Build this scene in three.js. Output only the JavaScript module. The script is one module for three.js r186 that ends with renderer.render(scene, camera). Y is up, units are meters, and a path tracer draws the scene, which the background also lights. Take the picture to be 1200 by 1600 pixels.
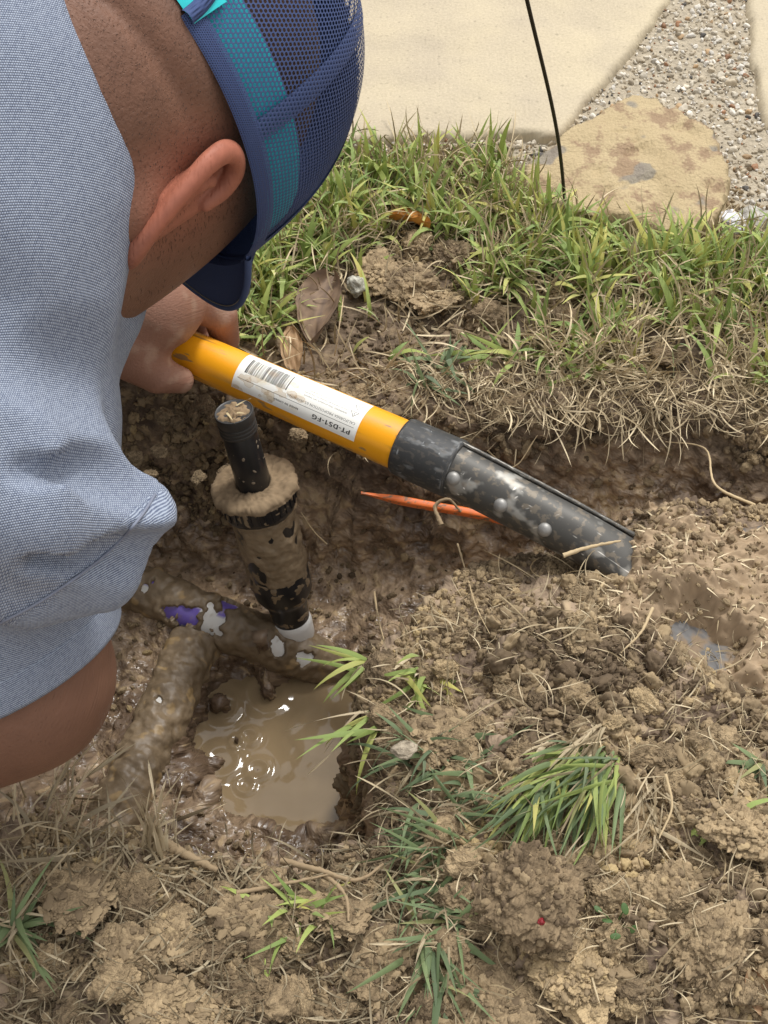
import * as THREE from 'three';
import { mergeGeometries } from 'three/addons/utils/BufferGeometryUtils.js';

// ------------------------------------------------------------------ camera, sky, sun, exposure
const scene = new THREE.Scene();
const camera = new THREE.PerspectiveCamera(36, 0.75, 0.02, 200);
camera.position.set(0, 0.867, 0.677);
camera.lookAt(0, 0, 0);
const renderer = new THREE.WebGLRenderer({ antialias: true });
renderer.toneMapping = THREE.LinearToneMapping;
renderer.toneMappingExposure = 1.56;
renderer.outputColorSpace = THREE.SRGBColorSpace;
renderer.shadowMap.enabled = true;
renderer.shadowMap.type = THREE.PCFSoftShadowMap;

const SUN = new THREE.Vector3(0.2, 0.9, -0.42).normalize();
{ // thin overcast: pale sky, brighter towards the veiled sun
  const W = 512, H = 256, d = new Float32Array(W * H * 4), v = new THREE.Vector3();
  for (let j = 0; j < H; j++) for (let i = 0; i < W; i++) {
    const el = ((j + 0.5) / H - 0.5) * Math.PI, az = ((i + 0.5) / W - 0.5) * 2 * Math.PI;
    v.set(Math.cos(el) * Math.cos(az), Math.sin(el), Math.cos(el) * Math.sin(az));
    const up = Math.max(0, v.y), g = Math.max(0, v.dot(SUN));
    let b = 0.36 + 0.32 * up + 1.2 * Math.pow(g, 7);
    if (v.y < 0) b = 0.22;
    const o = (j * W + i) * 4;
    d[o] = b * 1.0; d[o + 1] = b * 1.0; d[o + 2] = b * 1.015; d[o + 3] = 1;
  }
  const sky = new THREE.DataTexture(d, W, H, THREE.RGBAFormat, THREE.FloatType);
  sky.mapping = THREE.EquirectangularReflectionMapping;
  sky.magFilter = sky.minFilter = THREE.LinearFilter; sky.needsUpdate = true;
  scene.background = sky; scene.environment = sky;
}
const sun = new THREE.DirectionalLight(new THREE.Color(1, 0.98, 0.945), 1.5);
sun.position.copy(SUN).multiplyScalar(4); sun.target.position.set(0, 0, 0);
sun.castShadow = true; sun.shadow.radius = 22; sun.shadow.mapSize.set(2048, 2048);
Object.assign(sun.shadow.camera, { left: -1.2, right: 1.2, top: 1.2, bottom: -1.2, near: 0.5, far: 9 });
scene.add(sun, sun.target);

// ------------------------------------------------------------------ numbers
function rng(seed) { let a = seed >>> 0; return () => { a = (a + 0x6D2B79F5) | 0; let t = Math.imul(a ^ (a >>> 15), 1 | a); t = (t + Math.imul(t ^ (t >>> 7), 61 | t)) ^ t; return ((t ^ (t >>> 14)) >>> 0) / 4294967296; }; }
const V = (x, y, z) => new THREE.Vector3(x, y, z);
const clamp = (x, a = 0, b = 1) => Math.min(b, Math.max(a, x));
const sstep = (a, b, x) => { const t = clamp((x - a) / (b - a)); return t * t * (3 - 2 * t); };
const mix = (a, b, t) => a + (b - a) * t;
const PERM = (() => { const r = rng(7), p = [...Array(256).keys()]; for (let i = 255; i > 0; i--) { const j = Math.floor(r() * (i + 1)); [p[i], p[j]] = [p[j], p[i]]; } return Uint8Array.from([...p, ...p]); })();
function gr(h, x, y, z) { h &= 15; const u = h < 8 ? x : y, v = h < 4 ? y : h === 12 || h === 14 ? x : z; return ((h & 1) ? -u : u) + ((h & 2) ? -v : v); }
function n3(x, y, z) { // gradient noise, about -0.9 .. 0.9
  const X0 = Math.floor(x), Y0 = Math.floor(y), Z0 = Math.floor(z); x -= X0; y -= Y0; z -= Z0;
  const X = X0 & 255, Y = Y0 & 255, Z = Z0 & 255;
  const u = x * x * x * (x * (x * 6 - 15) + 10), v = y * y * y * (y * (y * 6 - 15) + 10), w = z * z * z * (z * (z * 6 - 15) + 10);
  const A = PERM[X] + Y, AA = PERM[A] + Z, AB = PERM[A + 1] + Z, B = PERM[X + 1] + Y, BA = PERM[B] + Z, BB = PERM[B + 1] + Z;
  const l = (a, b, t) => a + t * (b - a);
  return l(l(l(gr(PERM[AA], x, y, z), gr(PERM[BA], x - 1, y, z), u), l(gr(PERM[AB], x, y - 1, z), gr(PERM[BB], x - 1, y - 1, z), u), v),
    l(l(gr(PERM[AA + 1], x, y, z - 1), gr(PERM[BA + 1], x - 1, y, z - 1), u), l(gr(PERM[AB + 1], x, y - 1, z - 1), gr(PERM[BB + 1], x - 1, y - 1, z - 1), u), v), w);
}
const fbm = (x, y, z, o = 4) => { let s = 0, a = 0.5; for (let i = 0; i < o; i++) { s += a * n3(x, y, z); x *= 2.03; y *= 2.03; z *= 2.03; a *= 0.5; } return s; };
// cellular noise in the plane: [distance to the nearest point, to the second, random of the nearest]
function cell2(x, y, seed = 0) {
  const X = Math.floor(x), Y = Math.floor(y); let d1 = 9, d2 = 9, id = 0;
  for (let j = -1; j <= 1; j++) for (let i = -1; i <= 1; i++) {
    const h = PERM[(PERM[(X + i + seed) & 255] + Y + j) & 255], h2 = PERM[(h + 91 + seed) & 255];
    const dx = X + i + h / 255 - x, dy = Y + j + h2 / 255 - y, d = dx * dx + dy * dy;
    if (d < d1) { d2 = d1; d1 = d; id = PERM[(h2 + h) & 255] / 255; } else if (d < d2) d2 = d;
  }
  return [Math.sqrt(d1), Math.sqrt(d2), id];
}
// survey grid: u to 1200, v to 1600 over the plot, read at a height or at a distance from the survey point (fixed numbers, independent of the camera)
const S0 = V(0, 0.867, 0.677), SF = V(0, -0.78817, -0.61546), SU = V(0, 0.61546, -0.78817), SK = 2 * Math.tan(Math.PI / 10) / 1600;
const ray = (u, v) => V((u - 600) * SK, 0, 0).addScaledVector(SU, (800 - v) * SK).add(SF);
const P = (u, v, y = 0) => { const r = ray(u, v); return S0.clone().addScaledVector(r, (y - S0.y) / r.y); };
const at = (u, v, t) => S0.clone().addScaledVector(ray(u, v), t);

const names = {};
const numbered = n => { const k = names[n] = (names[n] ?? -1) + 1; return k ? `${n}_${String(k).padStart(3, '0')}` : n; };
function tag(o, label, category, group, kind) { if (label) o.userData.label = label; if (category) o.userData.category = category; if (group) o.userData.group = group; if (kind) o.userData.kind = kind; return o; }
function mesh(name, geo, mat, parent = scene) { const m = new THREE.Mesh(geo, mat); m.name = parent === scene ? numbered(name) : name; m.castShadow = m.receiveShadow = true; parent.add(m); return m; }
function group(name, pos = V(0, 0, 0)) { const g = new THREE.Group(); g.name = numbered(name); g.position.copy(pos); scene.add(g); return g; }
function stuff(name, geo, mat, mats, cols, parent = scene) {
  const m = new THREE.InstancedMesh(geo, mat, mats.length); m.name = parent === scene ? numbered(name) : name;
  mats.forEach((x, i) => { m.setMatrixAt(i, x); if (cols) m.setColorAt(i, cols[i]); });
  m.castShadow = m.receiveShadow = true; m.userData.kind = 'stuff'; parent.add(m); return m;
}
const rgb = (r, g, b) => new THREE.Color().setRGB(r, g, b);
function tex(w, h, f, srgb = false, wrap = THREE.RepeatWrapping) { // f(i, j, out) writes 0..255
  const d = new Uint8Array(w * h * 4), o = [0, 0, 0, 255];
  for (let j = 0; j < h; j++) for (let i = 0; i < w; i++) { o[3] = 255; f(i, j, o); const k = (j * w + i) * 4; d[k] = clamp(o[0], 0, 255); d[k + 1] = clamp(o[1], 0, 255); d[k + 2] = clamp(o[2], 0, 255); d[k + 3] = clamp(o[3], 0, 255); }
  const t = new THREE.DataTexture(d, w, h); t.wrapS = t.wrapT = wrap; t.magFilter = THREE.LinearFilter; t.minFilter = THREE.LinearMipmapLinearFilter; t.generateMipmaps = true;
  if (srgb) t.colorSpace = THREE.SRGBColorSpace; t.needsUpdate = true; return t;
}
const toS = x => 255 * (x <= 0.0031308 ? 12.92 * x : 1.055 * Math.pow(Math.max(x, 0), 1 / 2.4) - 0.055);

// ------------------------------------------------------------------ ground
const poly = (pts, y) => pts.map(([u, v, yy]) => { const p = P(u, v, yy ?? y); return [p.x, p.z]; });
function polySD(x, z, pl) { // signed distance, negative inside
  let d = 1e9, s = 1;
  for (let i = 0, j = pl.length - 1; i < pl.length; j = i++) {
    const ex = pl[j][0] - pl[i][0], ez = pl[j][1] - pl[i][1], wx = x - pl[i][0], wz = z - pl[i][1];
    const t = clamp((wx * ex + wz * ez) / (ex * ex + ez * ez)), bx = wx - ex * t, bz = wz - ez * t;
    d = Math.min(d, bx * bx + bz * bz);
    const c1 = z >= pl[i][1], c2 = z < pl[j][1], c3 = ex * wz > ez * wx;
    if ((c1 && c2 && c3) || (!c1 && !c2 && !c3)) s = -s;
  }
  return s * Math.sqrt(d);
}
const RIM = poly([[-250, 610], [60, 600], [230, 605], [400, 620], [560, 635], [700, 650], [800, 660], [900, 640], [1010, 645], [1110, 655], [1200, 690], [1330, 700], [1330, 800], [1190, 790], [1080, 790], [1010, 800], [930, 850], [820, 870], [720, 900], [660, 955], [590, 1015], [585, 1080], [600, 1160], [615, 1250], [590, 1310], [500, 1345], [390, 1350], [290, 1335], [180, 1310], [60, 1290], [-250, 1290]], 0);
const POOL = poly([[288, 1080], [315, 1036], [390, 1022], [470, 1030], [530, 1055], [562, 1110], [582, 1200], [577, 1290], [480, 1312], [385, 1302], [325, 1235], [290, 1150]], -0.172);
const POOL_Y = -0.161;
const ISLES = [[418, 1098, 0.012], [350, 1203, 0.010], [414, 1068, 0.005], [391, 1165, 0.005], [372, 1172, 0.004], [352, 1120, 0.008], [405, 1215, 0.006], [385, 1240, 0.005]].map(([u, v, r]) => { const p = P(u, v, -0.174); return [p.x, p.z, r]; });
const HEAP = poly([[1020, 830], [1300, 820], [1400, 1700], [560, 1700], [640, 1450], [640, 1300], [640, 1150], [650, 1040], [740, 960], [860, 900]], 0);
const BURIED = [[P(306, 1006, -0.130), P(240, 1150, -0.130)], [P(240, 1150, -0.130), P(150, 1350, -0.130)], [P(150, 905, -0.126), P(330, 968, -0.126)], [P(330, 968, -0.126), P(430, 1006, -0.138)]];
const UNDER = poly([[950, 850], [1010, 990], [1110, 1075], [1200, 1115], [1420, 1150], [1400, 830], [1100, 770], [1000, 790]], 0.02);
const LAWN_BACK = P(600, 235).z;
function zones(x, z) {
  const wx = 0.012 * n3(x * 22, 3.1, z * 22) + 0.005 * n3(x * 70, 1.7, z * 70), wz = 0.012 * n3(x * 22, 8.1, z * 22) + 0.005 * n3(x * 70, 5.7, z * 70);
  const d = polySD(x + wx, z + wz, RIM);
  const inPit = sstep(0.004, -mix(mix(0.052, 0.034, sstep(0.05, 0.15, x)), 0.027, sstep(-0.02, 0.03, z) * sstep(0.16, 0.06, x)), d);
  const pool = polySD(x + wx * 0.25, z + wz * 0.25, POOL);
  const heap = sstep(0.02, -0.06, polySD(x + wx, z + wz, HEAP));
  return { d, inPit, pool, heap };
}
function height(x, z) {
  if (Math.abs(x) > 1.2 || z < -1 || z > 0.9) return 0.01 * fbm(x * 0.7, 2, z * 0.7, 3);
  const { d, inPit, pool, heap } = zones(x, z);
  // undisturbed land
  let land = 0.006 * n3(x * 9, 4, z * 9);
  land += heap * (0.034 + 0.02 * n3(x * 11, 2, z * 11) + 0.012 * n3(x * 24, 6, z * 24));
  land = mix(land, 0.004, sstep(0.012, -0.02, polySD(x, z, UNDER)));
  const front = sstep(0.18, 0.26, z) * (1 - heap);
  land += front * (0.006 + 0.012 * n3(x * 14, 9, z * 14));
  // floor of the hole
  let fl = -0.148;
  fl = mix(fl, -0.122, sstep(-0.05, 0.03, x)); fl = mix(fl, -0.066, sstep(0.05, 0.22, x));
  fl = mix(fl, -0.128, sstep(-0.2, -0.27, x));
  fl = mix(fl, -0.205, sstep(0.010, -0.018, pool));
  fl += sstep(0.11, 0.2, z) * sstep(-0.14, -0.2, x) * 0.03;
  if (inPit > 0.2) for (const [a, b] of BURIED) { const ex = b.x - a.x, ez = b.z - a.z, t = clamp(((x - a.x) * ex + (z - a.z) * ez) / (ex * ex + ez * ez)), q = Math.hypot(x - a.x - ex * t, z - a.z - ez * t); fl = Math.max(fl, mix(fl, mix(a.y, b.y, t) - 0.004, Math.exp(-((q / 0.024) ** 2)))); }
  let h = mix(land, fl, inPit);
  if (pool < 0.01) for (const [ix, iz, ir] of ISLES) { const q = ((x - ix) ** 2 + (z - iz) ** 2) / (ir * ir); if (q < 6) h += 0.043 * Math.exp(-q * 0.8); }
  // relief: crumbly on the heap and walls, rounded and slumped in the wet
  const wet = Math.max(sstep(-0.07, -0.12, h), sstep(0.5, 0.9, inPit));
  const c = cell2(x * 48 + 3 * n3(x * 30, 0, z * 30), z * 48 + 3 * n3(x * 30, 7, z * 30), 3), c2 = cell2(x * 110, z * 110, 9);
  const lump = 1 - c[0] * c[0] * 1.6, lump2 = 1 - c2[0] * c2[0] * 1.5;
  const lm = sstep(-0.1, 0.35, n3(x * 17, 5, z * 17)), dry = 0.011 * (lump - 0.4) * (0.1 + c[2] * c[2] * 1.3) * lm + 0.0040 * (lump2 - 0.4) * (0.2 + c2[2]) * (1.2 - lm) + 0.016 * fbm(x * 34, 1, z * 34, 5);
  const mud = 0.006 * Math.abs(n3(x * 34, 6, z * 34)) * 2 + 0.0035 * (lump2 - 0.4) * c2[2] + 0.006 * fbm(x * 60, 3, z * 60, 3);
  const rough = mix(0.45, 1.0, Math.max(heap, front * 0.45, inPit));
  h += mix(dry * rough, mud, wet);
  if (z < LAWN_BACK) h = Math.min(h, -0.012);
  return h;
}
const XS = [], ZS = [];
{
  const grow = (a, from, to, step) => { let x = from, s = step; const out = []; while (Math.abs(x) < Math.abs(to)) { s *= 1.22; x += Math.sign(to) * s; out.push(x); } return out; };
  const st = 0.0016;
  XS.push(...grow(0, -0.36, -60, st).reverse()); for (let x = -0.36; x <= 0.36; x += st) XS.push(x); XS.push(...grow(0, XS[XS.length - 1], 60, st));
  ZS.push(...grow(0, -0.44, -60, st).reverse()); for (let z = -0.44; z <= 0.385; z += (z > -0.135 && z < -0.03) ? st * 0.55 : st) ZS.push(z); ZS.push(...grow(0, ZS[ZS.length - 1], 60, st));
}
const PATCH = { x0: -0.42, z0: -0.46, w: 0.84, h: 0.9 };
let groundAt; // height of the finished surface
{
  const nx = XS.length, nz = ZS.length, pos = new Float32Array(nx * nz * 3), uv = new Float32Array(nx * nz * 2), uv1 = new Float32Array(nx * nz * 2), tint = new Float32Array(nx * nz * 3), idx = [];
  for (let j = 0; j < nz; j++) for (let i = 0; i < nx; i++) {
    const k = j * nx + i, x = XS[i], z = ZS[j], h = height(x, z);
    pos[k * 3] = x; pos[k * 3 + 1] = h; pos[k * 3 + 2] = z;
    uv[k * 2] = (x - PATCH.x0) / PATCH.w; uv[k * 2 + 1] = (z - PATCH.z0) / PATCH.h;
    uv1[k * 2] = (x + 0.75 * h) / 0.84; uv1[k * 2 + 1] = (z - 0.9 * h) / 0.84;
    let t = [1, 1, 1];
    if (Math.abs(x) < 0.6 && z > -0.7 && z < 0.6) {
      const q = zones(x, z), wet = sstep(0.2, 0.7, q.inPit), lawn = (1 - q.inPit) * (1 - q.heap) * sstep(0.05, -0.05, z);
      const w = [1.16, 1.13, 1.08], l = [0.6, 0.58, 0.55];
      t = t.map((v, c) => mix(mix(v, l[c], lawn), w[c], wet));
    }
    tint.set(t, k * 3);
    if (i && j) { const a = k - nx - 1, b = k - nx, c = k - 1; idx.push(a, c, b, b, c, k); }
  }
  const g = new THREE.BufferGeometry();
  g.setAttribute('position', new THREE.BufferAttribute(pos, 3)); g.setAttribute('uv', new THREE.BufferAttribute(uv, 2)); g.setAttribute('uv1', new THREE.BufferAttribute(uv1, 2)); g.setAttribute('color', new THREE.BufferAttribute(tint, 3));
  g.setIndex(idx); g.computeVertexNormals();
  // crumbling: push the faces of the walls in and out
  const nr = g.attributes.normal.array;
  for (let k = 0; k < nx * nz; k++) {
    const x = pos[k * 3], y = pos[k * 3 + 1], z = pos[k * 3 + 2]; if (Math.abs(x) > 0.4 || z < -0.5 || z > 0.45) continue;
    const steep = 1 - nr[k * 3 + 1]; if (steep < 0.15) continue;
    const f = sstep(0.15, 0.6, steep) * (0.018 * fbm(x * 38, y * 38, z * 38, 4) + 0.004 * n3(x * 190, y * 190, z * 190));
    for (let c = 0; c < 3; c++) pos[k * 3 + c] += nr[k * 3 + c] * f;
  }
  g.computeVertexNormals();
  groundAt = height;
  const N = 1536;
  const col = tex(N, N, (i, j, o) => {
    const x = (i + 0.5) / N * 0.84, z = (j + 0.5) / N * 0.84;
    const a = fbm(x * 22, 1.3, z * 22, 3), b = fbm(x * 110, 4.3, z * 110, 3), c = n3(x * 600, 2, z * 600);
    const t = clamp(0.44 + 1.15 * a + 1.0 * b + 0.3 * c + 0.6 * n3(x * 7, 6, z * 7));
    let r = mix(0.115, 0.39, t), g2 = mix(0.076, 0.28, t), bl = mix(0.044, 0.165, t);
    const ye = sstep(0.16, 0.3, b + 0.3 * a) * 0.5; r = mix(r, 0.46, ye); g2 = mix(g2, 0.335, ye); bl = mix(bl, 0.17, ye);
    o[0] = toS(r * 0.97); o[1] = toS(g2 * 1.0); o[2] = toS(bl * 1.14);
  }, true, THREE.MirroredRepeatWrapping);
  col.channel = 1;
  const M = 768;
  const rgh = tex(M, M, (i, j, o) => {
    const x = PATCH.x0 + (i + 0.5) / M * PATCH.w, z = PATCH.z0 + (j + 0.5) / M * PATCH.h;
    const wet = sstep(0.35, 0.95, zones(x, z).inPit);
    const v = mix(0.95, clamp(0.32 + 0.9 * fbm(x * 60, 7, z * 60, 3), 0.12, 0.8), wet);
    o[0] = o[1] = o[2] = 255 * v;
  }, false, THREE.MirroredRepeatWrapping);
  const bmp = tex(1024, 1024, (i, j, o) => {
    const x = i / 1024 * 0.28, z = j / 1024 * 0.28;
    o[0] = o[1] = o[2] = 128 + 150 * fbm(x * 160, 3, z * 160, 4);
  }, false, THREE.MirroredRepeatWrapping);
  bmp.channel = 1; bmp.repeat.set(3, 3);
  const m = new THREE.MeshPhysicalMaterial({ map: col, vertexColors: true, roughnessMap: rgh, roughness: 1, bumpMap: bmp, bumpScale: 0.003 });
  const o = mesh('ground', g, m); tag(o, 'dug clay soil of the garden bed with a muddy hole', 'ground', null, 'structure');
}
console.log('ground');

// ------------------------------------------------------------------ shared shapes
const R = rng(20);
const rnd = (a = 1, b) => b === undefined ? R() * a : a + R() * (b - a);
const M4 = (p, q, s) => new THREE.Matrix4().compose(p, q, s);
const qEuler = (x, y, z) => new THREE.Quaternion().setFromEuler(new THREE.Euler(x, y, z, 'YXZ'));
function cell3(x, y, z) { const X = Math.floor(x), Y = Math.floor(y), Z = Math.floor(z); let d1 = 9; for (let k = -1; k <= 1; k++) for (let j = -1; j <= 1; j++) for (let i = -1; i <= 1; i++) { const h = PERM[(PERM[(PERM[(X + i) & 255] + Y + j) & 255] + Z + k) & 255], h2 = PERM[h ^ 85], h3 = PERM[h2 ^ 170], a = X + i + h / 255 - x, b = Y + j + h2 / 255 - y, c = Z + k + h3 / 255 - z; d1 = Math.min(d1, a * a + b * b + c * c); } return Math.sqrt(d1); }
function clodGeo(seed, detail, amp, freq, flat = 0.75, lumpy = false) {
  const g0 = new THREE.IcosahedronGeometry(1, detail), p = g0.attributes.position, map = new Map(), pos = [], idx = [];
  for (let i = 0; i < p.count; i++) { // weld
    const k = `${p.getX(i).toFixed(4)},${p.getY(i).toFixed(4)},${p.getZ(i).toFixed(4)}`;
    if (!map.has(k)) { map.set(k, pos.length / 3); pos.push(p.getX(i), p.getY(i), p.getZ(i)); } idx.push(map.get(k));
  }
  const o = seed * 13.7, planes = [], pr = rng(seed * 31 + 5); for (let k = 0; k < 9; k++) { const a = pr() * 2 - 1, b = pr() * 2 - 0.7, c = pr() * 2 - 1, l = Math.hypot(a, b, c) || 1; planes.push([a / l, b / l, c / l, 0.55 + 0.4 * pr()]); }
  for (let i = 0; i < pos.length; i += 3) {
    const x = pos[i], y = pos[i + 1], z = pos[i + 2];
    const big = fbm(x * 0.9 + o, y * 0.9, z * 0.9 - o, 2) * 0.9, c = Math.abs(n3(x * freq + o, y * freq, z * freq)), f = fbm(x * freq * 2.3, y * freq * 2.3 + o, z * freq * 2.3, 3);
    let r = 1 + big + amp * (f * 1.3 - c * 0.9 + 0.25);
    if (lumpy) { let cut = 9; for (const [a, b, c2, h] of planes) { const q = x * a + y * b + z * c2; if (q > 0.05) cut = Math.min(cut, h / q); } const wx = x + 0.12 * n3(x * 3 + o, y * 3, z * 3), wy = y + 0.12 * n3(x * 3, y * 3 + o, z * 3), wz = z + 0.12 * n3(x * 3, y * 3, z * 3 + o); r = Math.min(1 + big * 0.8, cut) - amp * 0.5 * (cell3(wx * 2.2 + o, wy * 2.2, wz * 2.2) - 0.5) - amp * 0.42 * (cell3(wx * 5.5 + o, wy * 5.5, wz * 5.5) - 0.5) - amp * 0.16 * (cell3(wx * 12, wy * 12 + o, wz * 12) - 0.5) + amp * 0.7 * f + (detail > 20 ? amp * 0.22 * fbm(x * 16, y * 16 + o, z * 16, 3) : 0); }
    pos[i] *= r; pos[i + 1] *= r * flat; pos[i + 2] *= r;
  }
  const g = new THREE.BufferGeometry(); g.setAttribute('position', new THREE.Float32BufferAttribute(pos, 3)); g.setIndex(idx); g.computeVertexNormals();
  const uv = new Float32Array(pos.length / 3 * 2); for (let i = 0; i < uv.length / 2; i++) { uv[i * 2] = pos[i * 3] * 0.4 + pos[i * 3 + 1] * 0.2; uv[i * 2 + 1] = pos[i * 3 + 2] * 0.4 - pos[i * 3 + 1] * 0.3; }
  g.setAttribute('uv', new THREE.BufferAttribute(uv, 2));
  return g;
}
const soilTex = tex(512, 512, (i, j, o) => {
  const x = i / 512 * 6, z = j / 512 * 6, t = clamp(0.6 + 1.2 * fbm(x, 1, z, 4) + 0.8 * fbm(x * 9, 5, z * 9, 3));
  o[0] = toS(mix(0.3, 1, t)); o[1] = toS(mix(0.28, 1, t)); o[2] = toS(mix(0.26, 1, t));
}, true, THREE.MirroredRepeatWrapping);
const soilBump = tex(512, 512, (i, j, o) => { const x = i / 512 * 20, z = j / 512 * 20; o[0] = o[1] = o[2] = 128 + 160 * fbm(x, 1, z, 4); }, false, THREE.MirroredRepeatWrapping);
const crumbMat = new THREE.MeshStandardMaterial({ color: 0xffffff, roughness: 0.95 });
const soilColor = (t, moist = 0) => { const y = t > 0.8 ? (t - 0.8) * 4 : 0; return rgb(mix(0.12, 0.42, t) * (1 - moist * 0.4), mix(0.083, 0.312, t) * (1 - moist * 0.42), mix(0.048, mix(0.178, 0.152, y), t) * (1 - moist * 0.45)); };

// ------------------------------------------------------------------ crumbs of soil
{
  const shapes = [0, 1, 2, 3].map(k => clodGeo(k + 2, 4, 0.5, 2.2)), sets = shapes.map(() => [[], []]);
  const add = (x, z, r, moist, lift = 0.25) => {
    const y = groundAt(x, z), k = Math.floor(rnd(4));
    sets[k][0].push(M4(V(x, y + r * lift, z), qEuler(rnd(6), rnd(6), rnd(6)), V(r * rnd(0.8, 1.25), r * rnd(0.7, 1.1), r * rnd(0.8, 1.25))));
    sets[k][1].push(soilColor(clamp(0.4 + 0.55 * (rnd() + rnd() - 1) + 0.9 * fbm(x * 22, 1.3, z * 22, 2) + 0.35 * n3(x * 9, 4, z * 9)), moist));
  };
  let n = 0;
  for (let tries = 0; tries < 700000 && n < 80000; tries++) {
    const x = rnd(-0.36, 0.36), z = rnd(-0.4, 0.38), q = zones(x, z);
    const wall = q.inPit > 0.03 && q.inPit < 0.85 ? (z < -0.03 && q.inPit > 0.3 ? mix(1, 0.07, sstep(-0.13, -0.07, x)) : 1) : 0, bank = z > -0.09 && q.inPit < 0.05 ? 0.8 : 0, front = z > 0.2 ? 0.6 : 0, floor = q.inPit > 0.85 ? (q.pool < 0.012 ? 0 : 0.05) : 0, lawn = z < -0.08 && q.inPit < 0.05 ? 0.22 : 0;
    const dens = Math.max(wall * 0.95, bank, q.heap, front * (1 - q.inPit), floor, lawn) * clamp(0.5 + 2.1 * fbm(x * 24, 3, z * 24, 2), 0.05, 1);
    if (rnd() > dens) continue;
    const u = rnd(), r = wall || q.heap > 0.5 ? 0.0006 + 0.0034 * u * u * u * u + (rnd() < 0.025 ? 0.005 * rnd() : 0) : 0.0006 + 0.0026 * u * u * u;
    add(x, z, r, Math.max(q.inPit > 0.4 ? 0.5 : q.inPit, lawn ? 0.45 : 0)); n++;
  }
  sets.forEach(([m, c], k) => tag(stuff('soil_crumbs', shapes[k], crumbMat, m, c), 'loose crumbs of brown clay soil strewn over the dug ground', 'soil', 'loose crumbs of soil'));
}
console.log('crumbs');

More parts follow.
